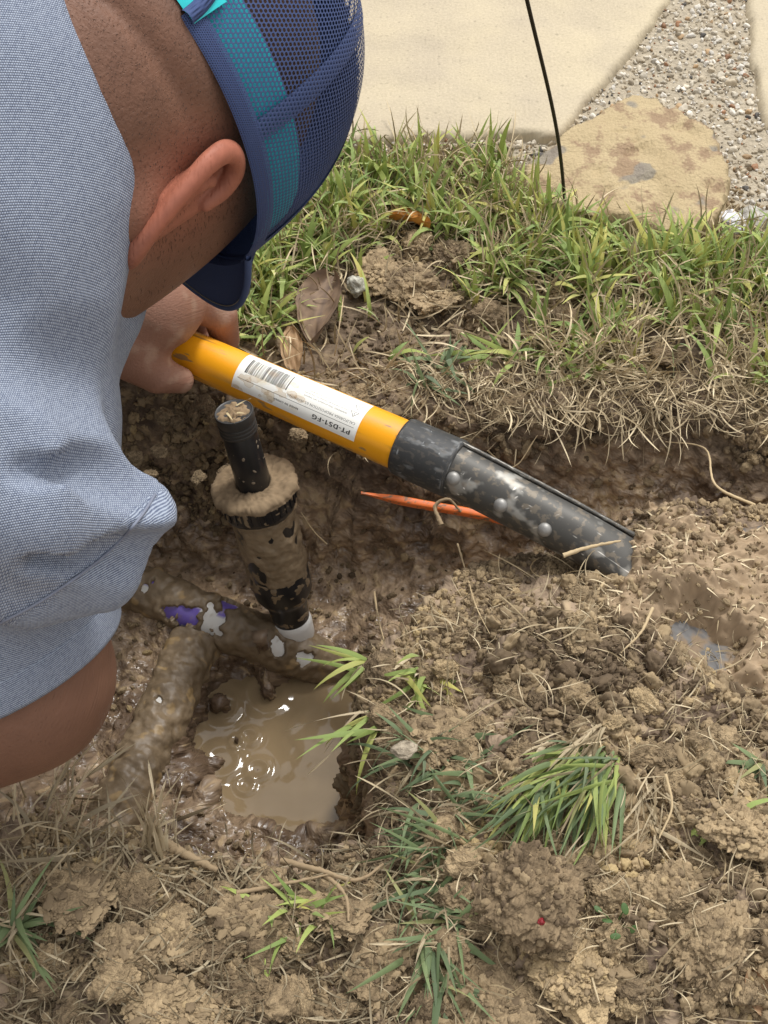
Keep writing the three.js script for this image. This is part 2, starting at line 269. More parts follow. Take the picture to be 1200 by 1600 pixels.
// ------------------------------------------------------------------ lumps of clay one can count
const crumbShape = clodGeo(3, 3, 0.5, 2.2);
const clodMats = [0.25, 0.45, 0.65, 0.85].map(t => new THREE.MeshStandardMaterial({ color: soilColor(t).multiplyScalar(1.35), map: soilTex, roughness: 0.95, bumpMap: soilBump, bumpScale: 0.002 }));
{
  const shapes = [11, 12, 13, 14, 15, 16].map((k, i) => clodGeo(k, 12, i % 2 ? 0.42 : 0.55, 1.9, 0.75, true)), bigShapes = [21, 22, 23, 24].map((k, i) => clodGeo(k, 34, 0.36, 1.9, 0.75, true));
  const put = (u, v, r, t, label, grp, sy = 1, lift = 0.3, yaw = rnd(6)) => {
    let p = P(u, v, 0.02); for (let k = 0; k < 4; k++) p = P(u, v, groundAt(p.x, p.z) + r * lift);
    const o = mesh('soil_clod', r > 0.016 ? bigShapes[Math.floor(rnd(4))] : shapes[Math.floor(rnd(6))], clodMats[t]); o.position.copy(p); o.rotation.set(rnd(-0.5, 0.5), yaw, rnd(-0.5, 0.5)); o.scale.set(r * rnd(0.9, 1.2), r * sy * rnd(0.8, 1.05), r * rnd(0.85, 1.15));
    if (r > 0.016) { const gp = o.geometry.attributes.position, ms = [], cs = [], n = Math.round(r * 16000); for (let k = 0; k < n; k++) { const i = Math.floor(rnd(gp.count)), q = 0.0005 + 0.0022 * Math.pow(rnd(), 3); if (gp.getY(i) < -0.2) continue; ms.push(M4(V(gp.getX(i), gp.getY(i), gp.getZ(i)), qEuler(rnd(6), rnd(6), rnd(6)), V(q / o.scale.x, q / o.scale.y, q / o.scale.z))); cs.push(soilColor(clamp(0.2 + t * 0.15 + rnd(-0.3, 0.4)))); } stuff('soil_crumbs', crumbShape, crumbMat, ms, cs, o); }
    return tag(o, label, 'soil clod', grp);
  };
  put(828, 1405, 0.033, 0, 'largest tilted lump of brown clay with a small red bead on it', 'big lumps of clay', 0.62, 0.4, 0.4);
  put(905, 1520, 0.027, 3, 'cracked yellowish lump of clay at the bottom edge below the largest lump', 'big lumps of clay', 0.7);
  put(1165, 1290, 0.022, 2, 'pale rounded clay lump at the right edge beside the green stem', 'big lumps of clay', 0.9);
  put(1035, 1410, 0.024, 2, 'broad tan clay lump right of the clover seedling', 'big lumps of clay', 0.7);
  put(1110, 1490, 0.026, 1, 'dark crumbly clay lump near the bottom right corner', 'big lumps of clay', 0.7);
  put(690, 1150, 0.022, 1, 'flat brown clay lump lying on the dark grass above the pool bank', 'big lumps of clay', 0.5);
  put(780, 1575, 0.028, 1, 'wide dark clay lump on the bottom edge beside the grass clump', 'big lumps of clay', 0.5);
  put(600, 1510, 0.024, 1, 'smooth clay lump at the foot of the long grass clump', 'big lumps of clay', 0.5);
  put(640, 445, 0.023, 1, 'largest crumbly clay lump thrown up on the lawn', 'clay lumps on the lawn', 0.7);
  put(600, 430, 0.02, 2, 'pale crumbly lump beside the largest lump on the lawn', 'clay lumps on the lawn', 0.8);
  put(705, 405, 0.017, 0, 'round dark lump in the grass under the orange leaf', 'clay lumps on the lawn', 0.9);
  put(655, 385, 0.014, 2, 'small tan lump just below the orange leaf', 'clay lumps on the lawn', 0.9);
  put(680, 470, 0.02, 2, 'tan knobbly lump at the lower side of the lawn spoil', 'clay lumps on the lawn', 0.7);
  put(760, 500, 0.016, 0, 'dark lump half buried in the lawn edge above the collar', 'clay lumps on the lawn', 0.8);
  put(880, 500, 0.013, 0, 'dark lump among straw below the wire stake', 'clay lumps on the lawn', 0.8);
  put(1045, 555, 0.012, 0, 'small dark lump in straw below the brown pebble', 'clay lumps on the lawn', 0.8);
  put(250, 1570, 0.022, 2, 'flattened wet clay lump on the bottom edge at the left', 'trodden clay lumps', 0.45);
  put(200, 1490, 0.018, 1, 'trodden clay lump left of the short grass tuft', 'trodden clay lumps', 0.5);
  put(310, 1580, 0.022, 2, 'rounded clay lump on the bottom edge under the short grass tuft', 'trodden clay lumps', 0.6);
  put(265, 1470, 0.017, 2, 'small rounded lump above the flattened wet lump', 'trodden clay lumps', 0.6);
  put(390, 1440, 0.022, 1, 'muddy lump beneath the dead stems in front of the pool', 'trodden clay lumps', 0.5);
  put(520, 1420, 0.022, 1, 'muddy lump below the pool at the root of the grass', 'trodden clay lumps', 0.5);
  put(120, 1400, 0.028, 1, 'smooth trodden slab of mud in the lower left', 'trodden clay lumps', 0.3);
  put(820, 1060, 0.0, 1, '', '').removeFromParent(); names.soil_clod--;
  const yl = [[698, 1045, 0.0085, 3], [1005, 1100, 0.009, 3], [960, 1130, 0.007, 3], [800, 1230, 0.006, 3], [756, 1134, 0.008, 2], [900, 1010, 0.007, 2], [690, 1130, 0.007, 2], [985, 1040, 0.006, 3]];
  const yn = ['beside the small green tuft on the bank', 'below the edge of the shovel blade', 'left of the one below the blade', 'at the left end of the pale dead grass', 'above the pale stone on the bank', 'below the tip of the socket', 'next to the flat lump above the pool', 'touching the edge of the soil slab'];
  yl.forEach(([u, v, r, t], i) => put(u, v, r, t, `small yellowish clay nugget ${yn[i]}`, 'yellowish nuggets on the heap', 0.9, 0.6));
  const MARKS = [[760, 960, 'beside the trench'], [960, 1000, 'below the shovel socket'], [900, 1120, 'above the bright green tuft'], [1100, 1170, 'below the shovel blade'], [1120, 1330, 'at the right edge'], [700, 1090, 'above the dark clump'], [700, 1300, 'in the dark clump'], [880, 1330, 'below the bright green tuft'], [1000, 1500, 'right of the largest lump'], [680, 1550, 'left of the largest lump'], [850, 1580, 'at the bottom edge']];
  for (let k = 0; k < 150; k++) {
    const u = rnd(590, 1210), v = rnd(930, 1590); if (u < 700 && v < 1050) continue; if (u > 960 && v < 1120) continue; if (v > 1180 && v < 1320 && u > 740 && u < 980) continue;
    const r = rnd(0.005, 0.013), t = Math.floor(rnd(3.3)), near = MARKS.reduce((m, q) => { const d = Math.hypot(u - q[0], v - q[1]); return d < m[0] ? [d, q[2]] : m; }, [1e9, ''])[1];
    put(u, v, r, t, `${r > 0.0095 ? 'bigger' : 'small'} ${['dark', 'brown', 'tan', 'yellowish'][t]} lump of soil in the heap ${near}`, 'lumps of soil in the heap', 0.85);
  }
  for (let k = 0; k < 40; k++) { const u = rnd(20, 560), v = rnd(1360, 1595), t = Math.floor(rnd(3)); put(u, v, rnd(0.006, 0.014), t, `${['dark', 'brown', 'tan'][t]} muddy lump trodden into the near edge ${v > 1520 ? 'along the bottom' : u < 190 ? 'below the arm' : u < 380 ? 'below the pipe' : 'below the pool'}`, 'muddy lumps on the near edge', 0.7); }
  for (let k = 0; k < 70; k++) { const u = rnd(190, 900), v = rnd(600, 860); const p = P(u, v, -0.05); if (zones(p.x, p.z).inPit > 0.97 || (u > 400 && v > 690)) continue; put(u, v, rnd(0.005, 0.012), Math.floor(rnd(2.2)), `moist lump of clay sticking out of the far wall ${u < 330 ? 'beside the sleeve' : u < 480 ? 'behind the sprinkler' : u < 660 ? 'under the yellow shaft' : 'behind the black socket'}`, 'lumps in the wall of the hole', 0.8, 0); }
}
console.log('clods');

// ------------------------------------------------------------------ flagstones
{
  const path = group('flagstone_path'); tag(path, 'cream flagstones set in pebbly mortar along the lawn', 'path', null, 'structure');
  const slab = (pts, top, base, tone, seed, rough, jag = 1) => {
    const pl = poly(pts, top), xs = pl.map(p => p[0]), zs = pl.map(p => p[1]), m = 0.006, st = 0.0035;
    const x0 = Math.max(-1.2, Math.min(...xs) - m), x1 = Math.min(1.2, Math.max(...xs) + m), z0 = Math.max(-1.4, Math.min(...zs) - m), z1 = Math.max(...zs) + m;
    const nx = Math.ceil((x1 - x0) / st), nz = Math.ceil((z1 - z0) / st), pos = [], uv = [], sd = [], idx = [];
    for (let j = 0; j <= nz; j++) for (let i = 0; i <= nx; i++) {
      const x = x0 + i * st, z = z0 + j * st, d = polySD(x + 0.004 * jag * n3(x * 30 + seed, 1, z * 30) + 0.0014 * jag * n3(x * 130, 1, z * 130), z + 0.004 * jag * n3(x * 30, 6 + seed, z * 30) + 0.0014 * jag * n3(x * 130, 7, z * 130), pl);
      let h = top + rough * fbm(x * 12 + seed, 2, z * 12, 4);
      const ew = jag > 1 ? 0.0035 : 0.007, e = clamp((d + ew) / ew); h -= 0.008 * e * e; if (jag > 1) h += 0.004 * Math.abs(n3(x * 22, 3, z * 22)) - 0.003 * sstep(0.1, 0.14, fbm(x * 30, 9, z * 30, 4)); if (d > 0) h -= Math.min(0.03, d * 12);
      pos.push(x, h, z); uv.push(x, z); sd.push(d);
      if (i && j) { const k = j * (nx + 1) + i, a = k - nx - 2, b = k - nx - 1, c = k - 1; if (Math.min(sd[a], sd[b], sd[c], sd[k]) < 0.006) idx.push(a, c, b, b, c, k); }
    }
    const g = new THREE.BufferGeometry(); g.setAttribute('position', new THREE.Float32BufferAttribute(pos, 3)); g.setAttribute('uv', new THREE.Float32BufferAttribute(uv, 2)); g.setIndex(idx); g.computeVertexNormals();
    return g;
  };
  const sand = tex(1024, 1024, (i, j, o) => {
    const x = i / 1024 * 0.5, z = j / 1024 * 0.5, a = fbm(x * 14, 1, z * 14, 4), b = n3(x * 420, 2, z * 420), c = n3(x * 900, 9, z * 900), s = sstep(0.45, 0.6, n3(x * 260, 5, z * 260)) * 0.2;
    const t = 1 + 0.26 * a + 0.13 * b + 0.12 * c - s;
    o[0] = toS(0.455 * t); o[1] = toS(0.385 * t); o[2] = toS(0.27 * t * (1 - 0.1 * a));
  }, true, THREE.MirroredRepeatWrapping); sand.repeat.set(2, 2);
  const ochre = tex(1024, 1024, (i, j, o) => {
    const x = i / 1024 * 0.5, z = j / 1024 * 0.5, a = fbm(x * 18, 1, z * 18, 4), b = fbm(x * 48, 2, z * 48, 6) + 0.16 * n3(x * 420, 4, z * 420), c = n3(x * 700, 9, z * 700);
    let r = 0.40 + 0.1 * a, g = 0.31 + 0.09 * a, bl = 0.175 + 0.06 * a;
    const br = sstep(-0.02, 0.26, b + 0.7 * a - 0.02) * 0.8; r = mix(r, 0.235, br); g = mix(g, 0.15, br); bl = mix(bl, 0.092, br);
    const gy = sstep(0.2, 0.28, fbm(x * 26, 8, z * 26, 3)) * 0.8; r = mix(r, 0.2, gy); g = mix(g, 0.18, gy); bl = mix(bl, 0.15, gy);
    const t = 1 + 0.18 * c; o[0] = toS(r * t); o[1] = toS(g * t); o[2] = toS(bl * t);
  }, true, THREE.MirroredRepeatWrapping); ochre.repeat.set(2, 2);
  const grain = tex(512, 512, (i, j, o) => { const x = i / 512 * 60, z = j / 512 * 60; o[0] = o[1] = o[2] = 128 + 130 * fbm(x, 1, z, 3); }, false, THREE.MirroredRepeatWrapping); grain.repeat.set(5, 5);
  const mSand = new THREE.MeshStandardMaterial({ map: sand, roughness: 0.92, bumpMap: grain, bumpScale: 0.0007 });
  const mOchre = new THREE.MeshStandardMaterial({ map: ochre, roughness: 0.9, bumpMap: grain, bumpScale: 0.0025 });
  const s1 = mesh('flagstone', slab([[-900, 230], [300, 232], [540, 226], [640, 214], [760, 210], [872, 212], [900, 180], [985, 85], [1045, 0], [1200, -260], [-900, -260]], 0.012, 0, 0, 1, 0.006), mSand, path); s1.userData.label = 'large smooth cream flagstone';
  const s2 = mesh('flagstone', slab([[1168, -10], [1172, 90], [1195, 195], [1260, 260], [1700, 300], [1700, -260], [1170, -260]], 0.012, 0, 0, 7, 0.004), mSand, path); s2.userData.label = 'cream flagstone at the right edge';
  const s3 = mesh('flagstone', slab([[816, 300], [830, 255], [870, 215], [930, 175], [985, 141], [1030, 150], [1062, 172], [1120, 205], [1142, 245], [1140, 305], [1115, 355], [1075, 368], [1010, 352], [950, 338], [880, 325], [820, 316]], 0.02, 0, 0, 4, 0.012, 1.9), mOchre, path); s3.userData.label = 'small rough ochre flagstone with brown stains';
  // mortar bed with exposed pebbles
  const pl = poly([[520, 246], [700, 236], [800, 236], [822, 300], [900, 330], [1060, 372], [1150, 362], [1260, 372], [1700, 380], [1700, -260], [900, -260], [850, 100], [520, 200]], 0.004);
  {
    const g = slab([[520, 240], [700, 233], [790, 234], [822, 300], [900, 330], [1060, 370], [1150, 362], [1260, 372], [1700, 380], [1700, -280], [900, -280], [850, 100], [520, 200]], 0.004, 0, 0, 9, 0.006);
    const mort = tex(512, 512, (i, j, o) => { const x = i / 512 * 0.25, z = j / 512 * 0.25, b = fbm(x * 200, 2, z * 200, 3), t = 1 + 0.5 * b; o[0] = toS(0.37 * t); o[1] = toS(0.315 * t); o[2] = toS(0.23 * t); }, true, THREE.MirroredRepeatWrapping); mort.repeat.set(4, 4);
    mesh('mortar', g, new THREE.MeshStandardMaterial({ map: mort, roughness: 0.95, bumpMap: grain, bumpScale: 0.004 }), path);
    const pg = clodGeo(40, 3, 0.12, 1.2), ms = [], cs = [];
    const cols = [[0.62, 0.55, 0.43], [0.72, 0.67, 0.58], [0.5, 0.42, 0.3], [0.36, 0.19, 0.1], [0.1, 0.09, 0.08], [0.45, 0.3, 0.16], [0.66, 0.6, 0.5]];
    for (let k = 0; k < 16000; k++) {
      const x = rnd(-0.05, 0.5), z = rnd(-0.75, -0.26); if (polySD(x, z, pl) > -0.002) continue;
      const r = 0.0009 + 0.0022 * Math.pow(rnd(), 3) + (rnd() < 0.02 ? 0.002 : 0), c = cols[Math.min(6, Math.floor(rnd() < 0.72 ? rnd(3) : rnd(7)))], t = rnd(0.62, 0.98);
      ms.push(M4(V(x, 0.0045 + 0.006 * fbm(x * 12 + 9, 2, z * 12, 4), z), qEuler(rnd(6), rnd(6), rnd(6)), V(r * rnd(0.9, 1.3), r * 0.9, r * rnd(0.8, 1.2)))); cs.push(rgb(c[0] * t, c[1] * t, c[2] * t));
    }
    stuff('pebbles', pg, new THREE.MeshStandardMaterial({ roughness: 0.75 }), ms, cs, path);
  }
}
console.log('stones');

// ------------------------------------------------------------------ grass
const bladeMat = new THREE.MeshPhysicalMaterial({ color: 0xffffff, roughness: 0.7, transmission: 0.3, thickness: 0, side: THREE.DoubleSide, vertexColors: false });
const strawMat = new THREE.MeshStandardMaterial({ color: 0xffffff, roughness: 0.85, side: THREE.DoubleSide });
function bladeGeo(bend, twist, seg = 7, fold = 0.28, sharp = 2.2, grow = 0.5, zf = 0.06) { // unit height, unit width, bends towards +z
  const pos = [], idx = [], uv = []; let y = 0, z = 0;
  for (let i = 0; i <= seg; i++) {
    const s = i / seg, a = bend * s, w = 0.5 * (1 - Math.pow(s, sharp)) * (1.25 - grow + grow * Math.min(1, s * 4)), t = twist * s, f = fold * w * 1.2;
    const cx = Math.cos(t) * w, cz = Math.sin(t) * w;
    pos.push(-cx, y, z - cz * zf, 0, y - f * 0.05, z - f * zf, cx, y, z + cz * zf); uv.push(0, s, 0.5, s, 1, s);
    if (i) { const k = i * 3; idx.push(k - 3, k - 2, k, k - 2, k + 1, k, k - 2, k - 1, k + 1, k - 1, k + 2, k + 1); }
    y += Math.cos(a) / seg; z += Math.sin(a) / seg;
  }
  const g = new THREE.BufferGeometry(); g.setAttribute('position', new THREE.Float32BufferAttribute(pos, 3)); g.setAttribute('uv', new THREE.Float32BufferAttribute(uv, 2)); g.setIndex(idx); g.computeVertexNormals(); return g;
}
const BLADES = [[0.15, 0.3], [0.5, 0.8], [0.9, -0.6], [1.4, 0.5], [1.9, -1], [2.5, 0.8]].map(([b, t]) => bladeGeo(b, t));
const STRAWS = [[0.3, 2], [0.8, -2], [1.3, 3], [2.3, 1]].map(([b, t]) => bladeGeo(b, t, 8, 0.5, 9, 0.1, 0.022));
const green = () => { const t = rnd(), y = rnd() < 0.24 ? rnd(0.3, 1) : 0; return rgb(mix(mix(0.2, 0.4, t), 0.6, y), mix(mix(0.29, 0.47, t), 0.55, y), mix(mix(0.07, 0.115, t), 0.15, y)); };
const darkGreen = () => { const t = rnd(), y = rnd() < 0.06 ? 0.6 : 0; return rgb(mix(mix(0.095, 0.2, t), 0.42, y), mix(mix(0.14, 0.265, t), 0.38, y), mix(mix(0.06, 0.11, t), 0.14, y)); };
const straw = () => { const t = rnd(); return rgb(mix(0.28, 0.7, t), mix(0.21, 0.58, t), mix(0.115, 0.38, t)); };
const up = V(0, 1, 0);
// orientation: the blade starts out leaning by `lean` towards heading `yaw`, its curl carries on the same way
const bladeQ = (yaw, lean, roll = 0) => new THREE.Quaternion().setFromAxisAngle(up, yaw).multiply(new THREE.Quaternion().setFromAxisAngle(V(1, 0, 0), lean)).multiply(new THREE.Quaternion().setFromAxisAngle(up, roll));
{
  const G = BLADES.map(() => [[], []]), S = STRAWS.map(() => [[], []]);
  const lawnP = poly([[330, 520], [100, 520], [-100, 480], [-150, 270], [200, 262], [520, 262], [640, 254], [790, 260], [802, 338], [900, 360], [1060, 394], [1200, 396], [1330, 400], [1330, 660], [1180, 610], [1060, 590], [940, 600], [830, 575], [740, 540], [640, 560], [520, 610], [430, 600]], 0);
  const bare = (x, z) => { let b = 0; for (const [u, v, r] of [[640, 440, 0.06], [520, 470, 0.04], [600, 500, 0.05], [690, 520, 0.045], [500, 560, 0.055], [780, 510, 0.04], [880, 500, 0.025], [1040, 560, 0.03], [960, 470, 0.02], [730, 400, 0.02]]) { const p = P(u, v); b = Math.max(b, 1 - sstep(r * 0.6, r * 1.1, Math.hypot(x - p.x, z - p.z))); } return b; };
  const x0 = -0.42, x1 = 0.45, z0 = -0.42, z1 = -0.09;
  let n = 0, tries = 0;
  while (n < 3700 && tries++ < 90000) {
    const x = rnd(x0, x1), z = rnd(z0, z1); if (polySD(x, z, lawnP) > 0) continue;
    const cl = clamp(0.5 + 2.2 * fbm(x * 28, 4, z * 28, 2), 0.05, 1) * (1 - 0.97 * bare(x, z)) * mix(1, 0.22, sstep(-0.22, -0.14, z)) * mix(0.55, 1, sstep(-0.415, -0.38, z));
    if (rnd() > cl) continue;
    const k = Math.floor(rnd(6)), L = rnd(0.022, 0.06) * (0.8 + 0.4 * cl) * mix(0.62, 1, sstep(-0.41, -0.35, z)), w = rnd(0.0026, 0.0058);
    G[k][0].push(M4(V(x, groundAt(x, z) - 0.002, z), bladeQ(rnd(6.3), Math.abs(rnd(-0.25, 0.6)), rnd(-0.6, 0.6)), V(w, L, L))); G[k][1].push(green()); n++;
  }
  n = 0; tries = 0;
  while (n < 7600 && tries++ < 90000) { // thatch
    const x = rnd(x0, x1), z = rnd(z0, z1); if (polySD(x, z, lawnP) > 0.006) continue;
    if (rnd() > clamp(0.55 + 1.6 * fbm(x * 24, 9, z * 24, 2), 0.08, 1) * (1 - 0.9 * bare(x, z))) continue;
    const k = Math.floor(rnd(4)), L = rnd(0.015, 0.06), w = rnd(0.0005, 0.0016), flat = rnd() < 0.6;
    S[k][0].push(M4(V(x, groundAt(x, z) + rnd(0, 0.006), z), bladeQ(rnd(6.3), flat ? rnd(1.1, 1.6) : rnd(0, 0.9), rnd(6)), V(w, L, L))); S[k][1].push(straw());
    n++;
  }
  // roots and straw hanging from the broken edge
  for (let k = 0; k < 760; k++) {
    const u = rnd(640, 1230), v = rnd(585, 650) - (u < 760 ? 20 : 0), p = P(u, v), q = Math.floor(rnd(4)), L = rnd(0.012, 0.05);
    S[q][0].push(M4(V(p.x, groundAt(p.x, p.z) + rnd(0, 0.008), p.z), bladeQ(rnd(-0.9, 0.9), rnd(0.6, 2.3), rnd(6)), V(rnd(0.0003, 0.001), L, L))); S[q][1].push(straw());
  }
  // straw bits over the heap and the near edge
  for (let k = 0; k < 2200; k++) {
    const near = rnd() < 0.5, u = near ? rnd(-10, 620) : rnd(600, 1210), v = near ? rnd(1300, 1610) : rnd(930, 1610), p = P(u, v, 0.02), z = zones(p.x, p.z);
    if (z.inPit > 0.5) continue; const q = Math.floor(rnd(4)), L = rnd(0.006, near ? 0.04 : 0.03);
    S[q][0].push(M4(V(p.x, groundAt(p.x, p.z) + rnd(0.001, 0.006), p.z), bladeQ(rnd(6.3), rnd(1.0, 1.7), rnd(6)), V(rnd(0.0004, near ? 0.0016 : 0.0009), L, L))); S[q][1].push(straw().multiplyScalar(near ? 0.58 : 0.85));
  }
  for (let k = 0; k < 900; k++) { // hair roots through the heap and the broken edge
    const hp = rnd() < 0.75, u = hp ? rnd(600, 1210) : rnd(480, 1200), v = hp ? rnd(880, 1600) : rnd(560, 640), p = P(u, v, 0.02); if (zones(p.x, p.z).inPit > 0.4) continue; const q = Math.floor(rnd(4)), L = rnd(0.012, 0.045);
    S[q][0].push(M4(V(p.x, groundAt(p.x, p.z) + 0.002, p.z), bladeQ(rnd(6.3), rnd(0.7, 1.6), rnd(6)), V(rnd(0.00025, 0.0005), L, L))); S[q][1].push(straw());
  }
  G.forEach(([m, c], k) => tag(stuff('lawn_grass', BLADES[k], bladeMat, m, c), 'green blades of lawn grass between the flagstones and the hole', 'grass', 'lawn grass'));
  S.forEach(([m, c], k) => tag(stuff('dry_straw', STRAWS[k], strawMat, m, c), 'dry pale straw and dead grass lying in the lawn and soil', 'straw', 'dead grass and straw'));
}
console.log('grass');

// ------------------------------------------------------------------ muddy pool
{
  const xs = POOL.map(p => p[0]), zs = POOL.map(p => p[1]), st = 0.0015, x0 = Math.min(...xs) - 0.03, z0 = Math.min(...zs) - 0.03, nx = Math.ceil((Math.max(...xs) + 0.03 - x0) / st), nz = Math.ceil((Math.max(...zs) + 0.03 - z0) / st);
  const pos = [], idx = [], sd = [], uv = [];
  const rings = ISLES.map(([x, z, r]) => [x, z, r * 1.25]);
  for (let j = 0; j <= nz; j++) for (let i = 0; i <= nx; i++) {
    const x = x0 + i * st, z = z0 + j * st; let h = POOL_Y + 0.0009 * n3(x * 32, 1, z * 26) + 0.0002 * n3(x * 110, 4, z * 80);
    for (const [ix, iz, r] of rings) { const q = Math.hypot(x - ix, z - iz) / r; if (q < 2.6) h += 0.0011 * Math.exp(-((q - 1) ** 2) * 9) - 0.0003 * Math.exp(-((q - 1.7) ** 2) * 9); }
    const d = polySD(x, z, POOL); h += 0.001 * sstep(-0.012, 0.0, d);
    pos.push(x, h, z); uv.push(x * 4, z * 4); sd.push(d);
    if (i && j) { const k = j * (nx + 1) + i, a = k - nx - 2, b = k - nx - 1, c = k - 1; if (Math.max(sd[a], sd[b], sd[c], sd[k]) < 0.026) idx.push(a, c, b, b, c, k); }
  }
  const g = new THREE.BufferGeometry(); g.setAttribute('position', new THREE.Float32BufferAttribute(pos, 3)); g.setAttribute('uv', new THREE.Float32BufferAttribute(uv, 2)); g.setIndex(idx); g.computeVertexNormals();
  const silt = tex(256, 256, (i, j, o) => { const x = i / 256 * 5, z = j / 256 * 5, t = 1 + 0.35 * fbm(x + 1.5 * n3(x, 3, z), 1, z, 4); o[0] = toS(0.235 * t); o[1] = toS(0.17 * t); o[2] = toS(0.096 * t); }, true, THREE.MirroredRepeatWrapping);
  tag(mesh('puddle', g, new THREE.MeshPhysicalMaterial({ map: silt, roughness: 0.05, ior: 1.33 })), 'murky brown water pooled in the bottom of the hole', 'puddle', null, 'structure');
}

// ------------------------------------------------------------------ tubes with a coat of mud
function tubeGeo(pts, rad, segs, around, disp, color) { // disp(s, a, p) adds to the radius, color(s, a, p) gives linear rgb
  const c = new THREE.CatmullRomCurve3(pts), fr = c.computeFrenetFrames(segs, false), pos = [], col = [], uv = [], idx = [], p = V(), n = V();
  for (let i = 0; i <= segs; i++) { const s = i / segs, o = c.getPointAt(s);
    for (let j = 0; j <= around; j++) { const a = j / around * Math.PI * 2; n.copy(fr.normals[i]).multiplyScalar(Math.cos(a)).addScaledVector(fr.binormals[i], Math.sin(a));
      const r0 = typeof rad === 'function' ? rad(s) : rad; p.copy(o).addScaledVector(n, r0); const d = disp ? disp(s, a % (Math.PI * 2), p, n) : 0; if (color) col.push(...color(s, a, p, n)); p.addScaledVector(n, d); pos.push(p.x, p.y, p.z); uv.push(s, j / around);
      if (i && j) { const k = i * (around + 1) + j, A = k - around - 2, B = k - around - 1, C = k - 1; idx.push(A, B, C, B, k, C); } } }
  const g = new THREE.BufferGeometry(); g.setAttribute('position', new THREE.Float32BufferAttribute(pos, 3)); g.setAttribute('uv', new THREE.Float32BufferAttribute(uv, 2)); if (color) g.setAttribute('color', new THREE.Float32BufferAttribute(col, 3)); g.setIndex(idx); g.computeVertexNormals(); return g;
}
const mudMat = new THREE.MeshPhysicalMaterial({ color: 0xffffff, vertexColors: true, roughness: 0.5, bumpMap: soilBump, bumpScale: 0.0008 });
const mudCol = (p, wet = 1) => { const t = clamp(0.42 + 0.9 * fbm(p.x * 40, p.y * 40, p.z * 40, 3) + 0.3 * n3(p.x * 300, p.y * 300, p.z * 300)), k = wet ? 0.95 : 1.0; return [mix(0.14, 0.275, t) * k, mix(0.098, 0.2, t) * k, mix(0.056, 0.12, t) * k]; };
{
  const pvc = new THREE.MeshPhysicalMaterial({ color: 0xffffff, vertexColors: true, roughness: 0.35 });
  const y1 = -0.128;
  const pipe = (pts, r, patches, label, thick) => {
    const g = group('water_pipe', pts[0]); tag(g, label, 'pipe', 'buried white plastic pipes');
    const loc = pts.map(p => p.clone().sub(pts[0]));
    const bare = p => { let b = 0; for (const [q, rad, k] of patches) { const d = q.distanceTo(p) / rad + 1.1 * fbm(p.x * 130, p.y * 130, p.z * 130, 3); b = Math.max(b, (1 - sstep(0.6, 0.85, d)) * (k ?? 1)); } return b; };
    const W = V();
    mesh('tube', tubeGeo(loc, r, 160, 40, null, (s, a, p) => { W.copy(p).add(pts[0]); let c = [0.66, 0.64, 0.6]; for (const [q, rad, k, prim] of patches) if (prim && q.distanceTo(W) < rad * (1 + 0.5 * n3(W.x * 150, W.y * 150, W.z * 150))) c = [0.16, 0.11, 0.42]; const t = sstep(0.15, 0.4, fbm(W.x * 300, W.y * 300, W.z * 300, 2)) * 0.6; return c.map((v, i) => mix(v, [0.3, 0.22, 0.13][i], t)); }), pvc, g);
    mesh('mud_coat', tubeGeo(loc, r, 420, 96, (s, a, p) => { W.copy(p).add(pts[0]); const m = thick * (0.7 + 1.5 * fbm(W.x * 45, W.y * 45, W.z * 45, 4)) + 0.0022 * n3(W.x * 130, W.y * 130, W.z * 130); return mix(Math.max(m, 0.0006), -0.003, bare(W)); }, (s, a, p) => { W.copy(p).add(pts[0]); const c = mudCol(W), o = sstep(0.18, 0.3, fbm(W.x * 80 + 5, W.y * 80, W.z * 80, 3)) * 0.5; return [mix(c[0], 0.42, o), mix(c[1], 0.28, o), mix(c[2], 0.12, o)]; }), mudMat, g);
    return g;
  };
  const yS = -0.1145, on = (u, v, r, prim, y = yS) => [P(u, v, y), r, 1, prim];
  pipe([P(150, 905, y1), P(230, 925, y1), P(330, 968, y1), P(425, 1004, y1 - 0.011), P(490, 1030, y1 - 0.026), P(560, 1060, y1 - 0.06)], 0.0168, [on(332, 968, 0.013), on(338, 990, 0.009), on(288, 968, 0.013, true), on(352, 948, 0.009, true), on(262, 958, 0.009, true), on(352, 988, 0.004, true), on(240, 912, 0.006, true), on(228, 920, 0.004), on(436, 1012, 0.009, false, -0.127), on(476, 1026, 0.008, false, -0.139)], 'mud coated white pipe with purple primer patches running behind the pool', 0.0032);
  pipe([P(306, 1006, y1 - 0.009), P(280, 1060, y1 - 0.008), P(240, 1150, y1 - 0.009), P(195, 1250, y1 - 0.009), P(150, 1350, y1 - 0.018)], 0.0175, [[P(268, 985, -0.109), 0.005], [P(247, 1095, -0.118), 0.0035]], 'mud coated pipe running towards the near edge beside the arm', 0.0034);
}

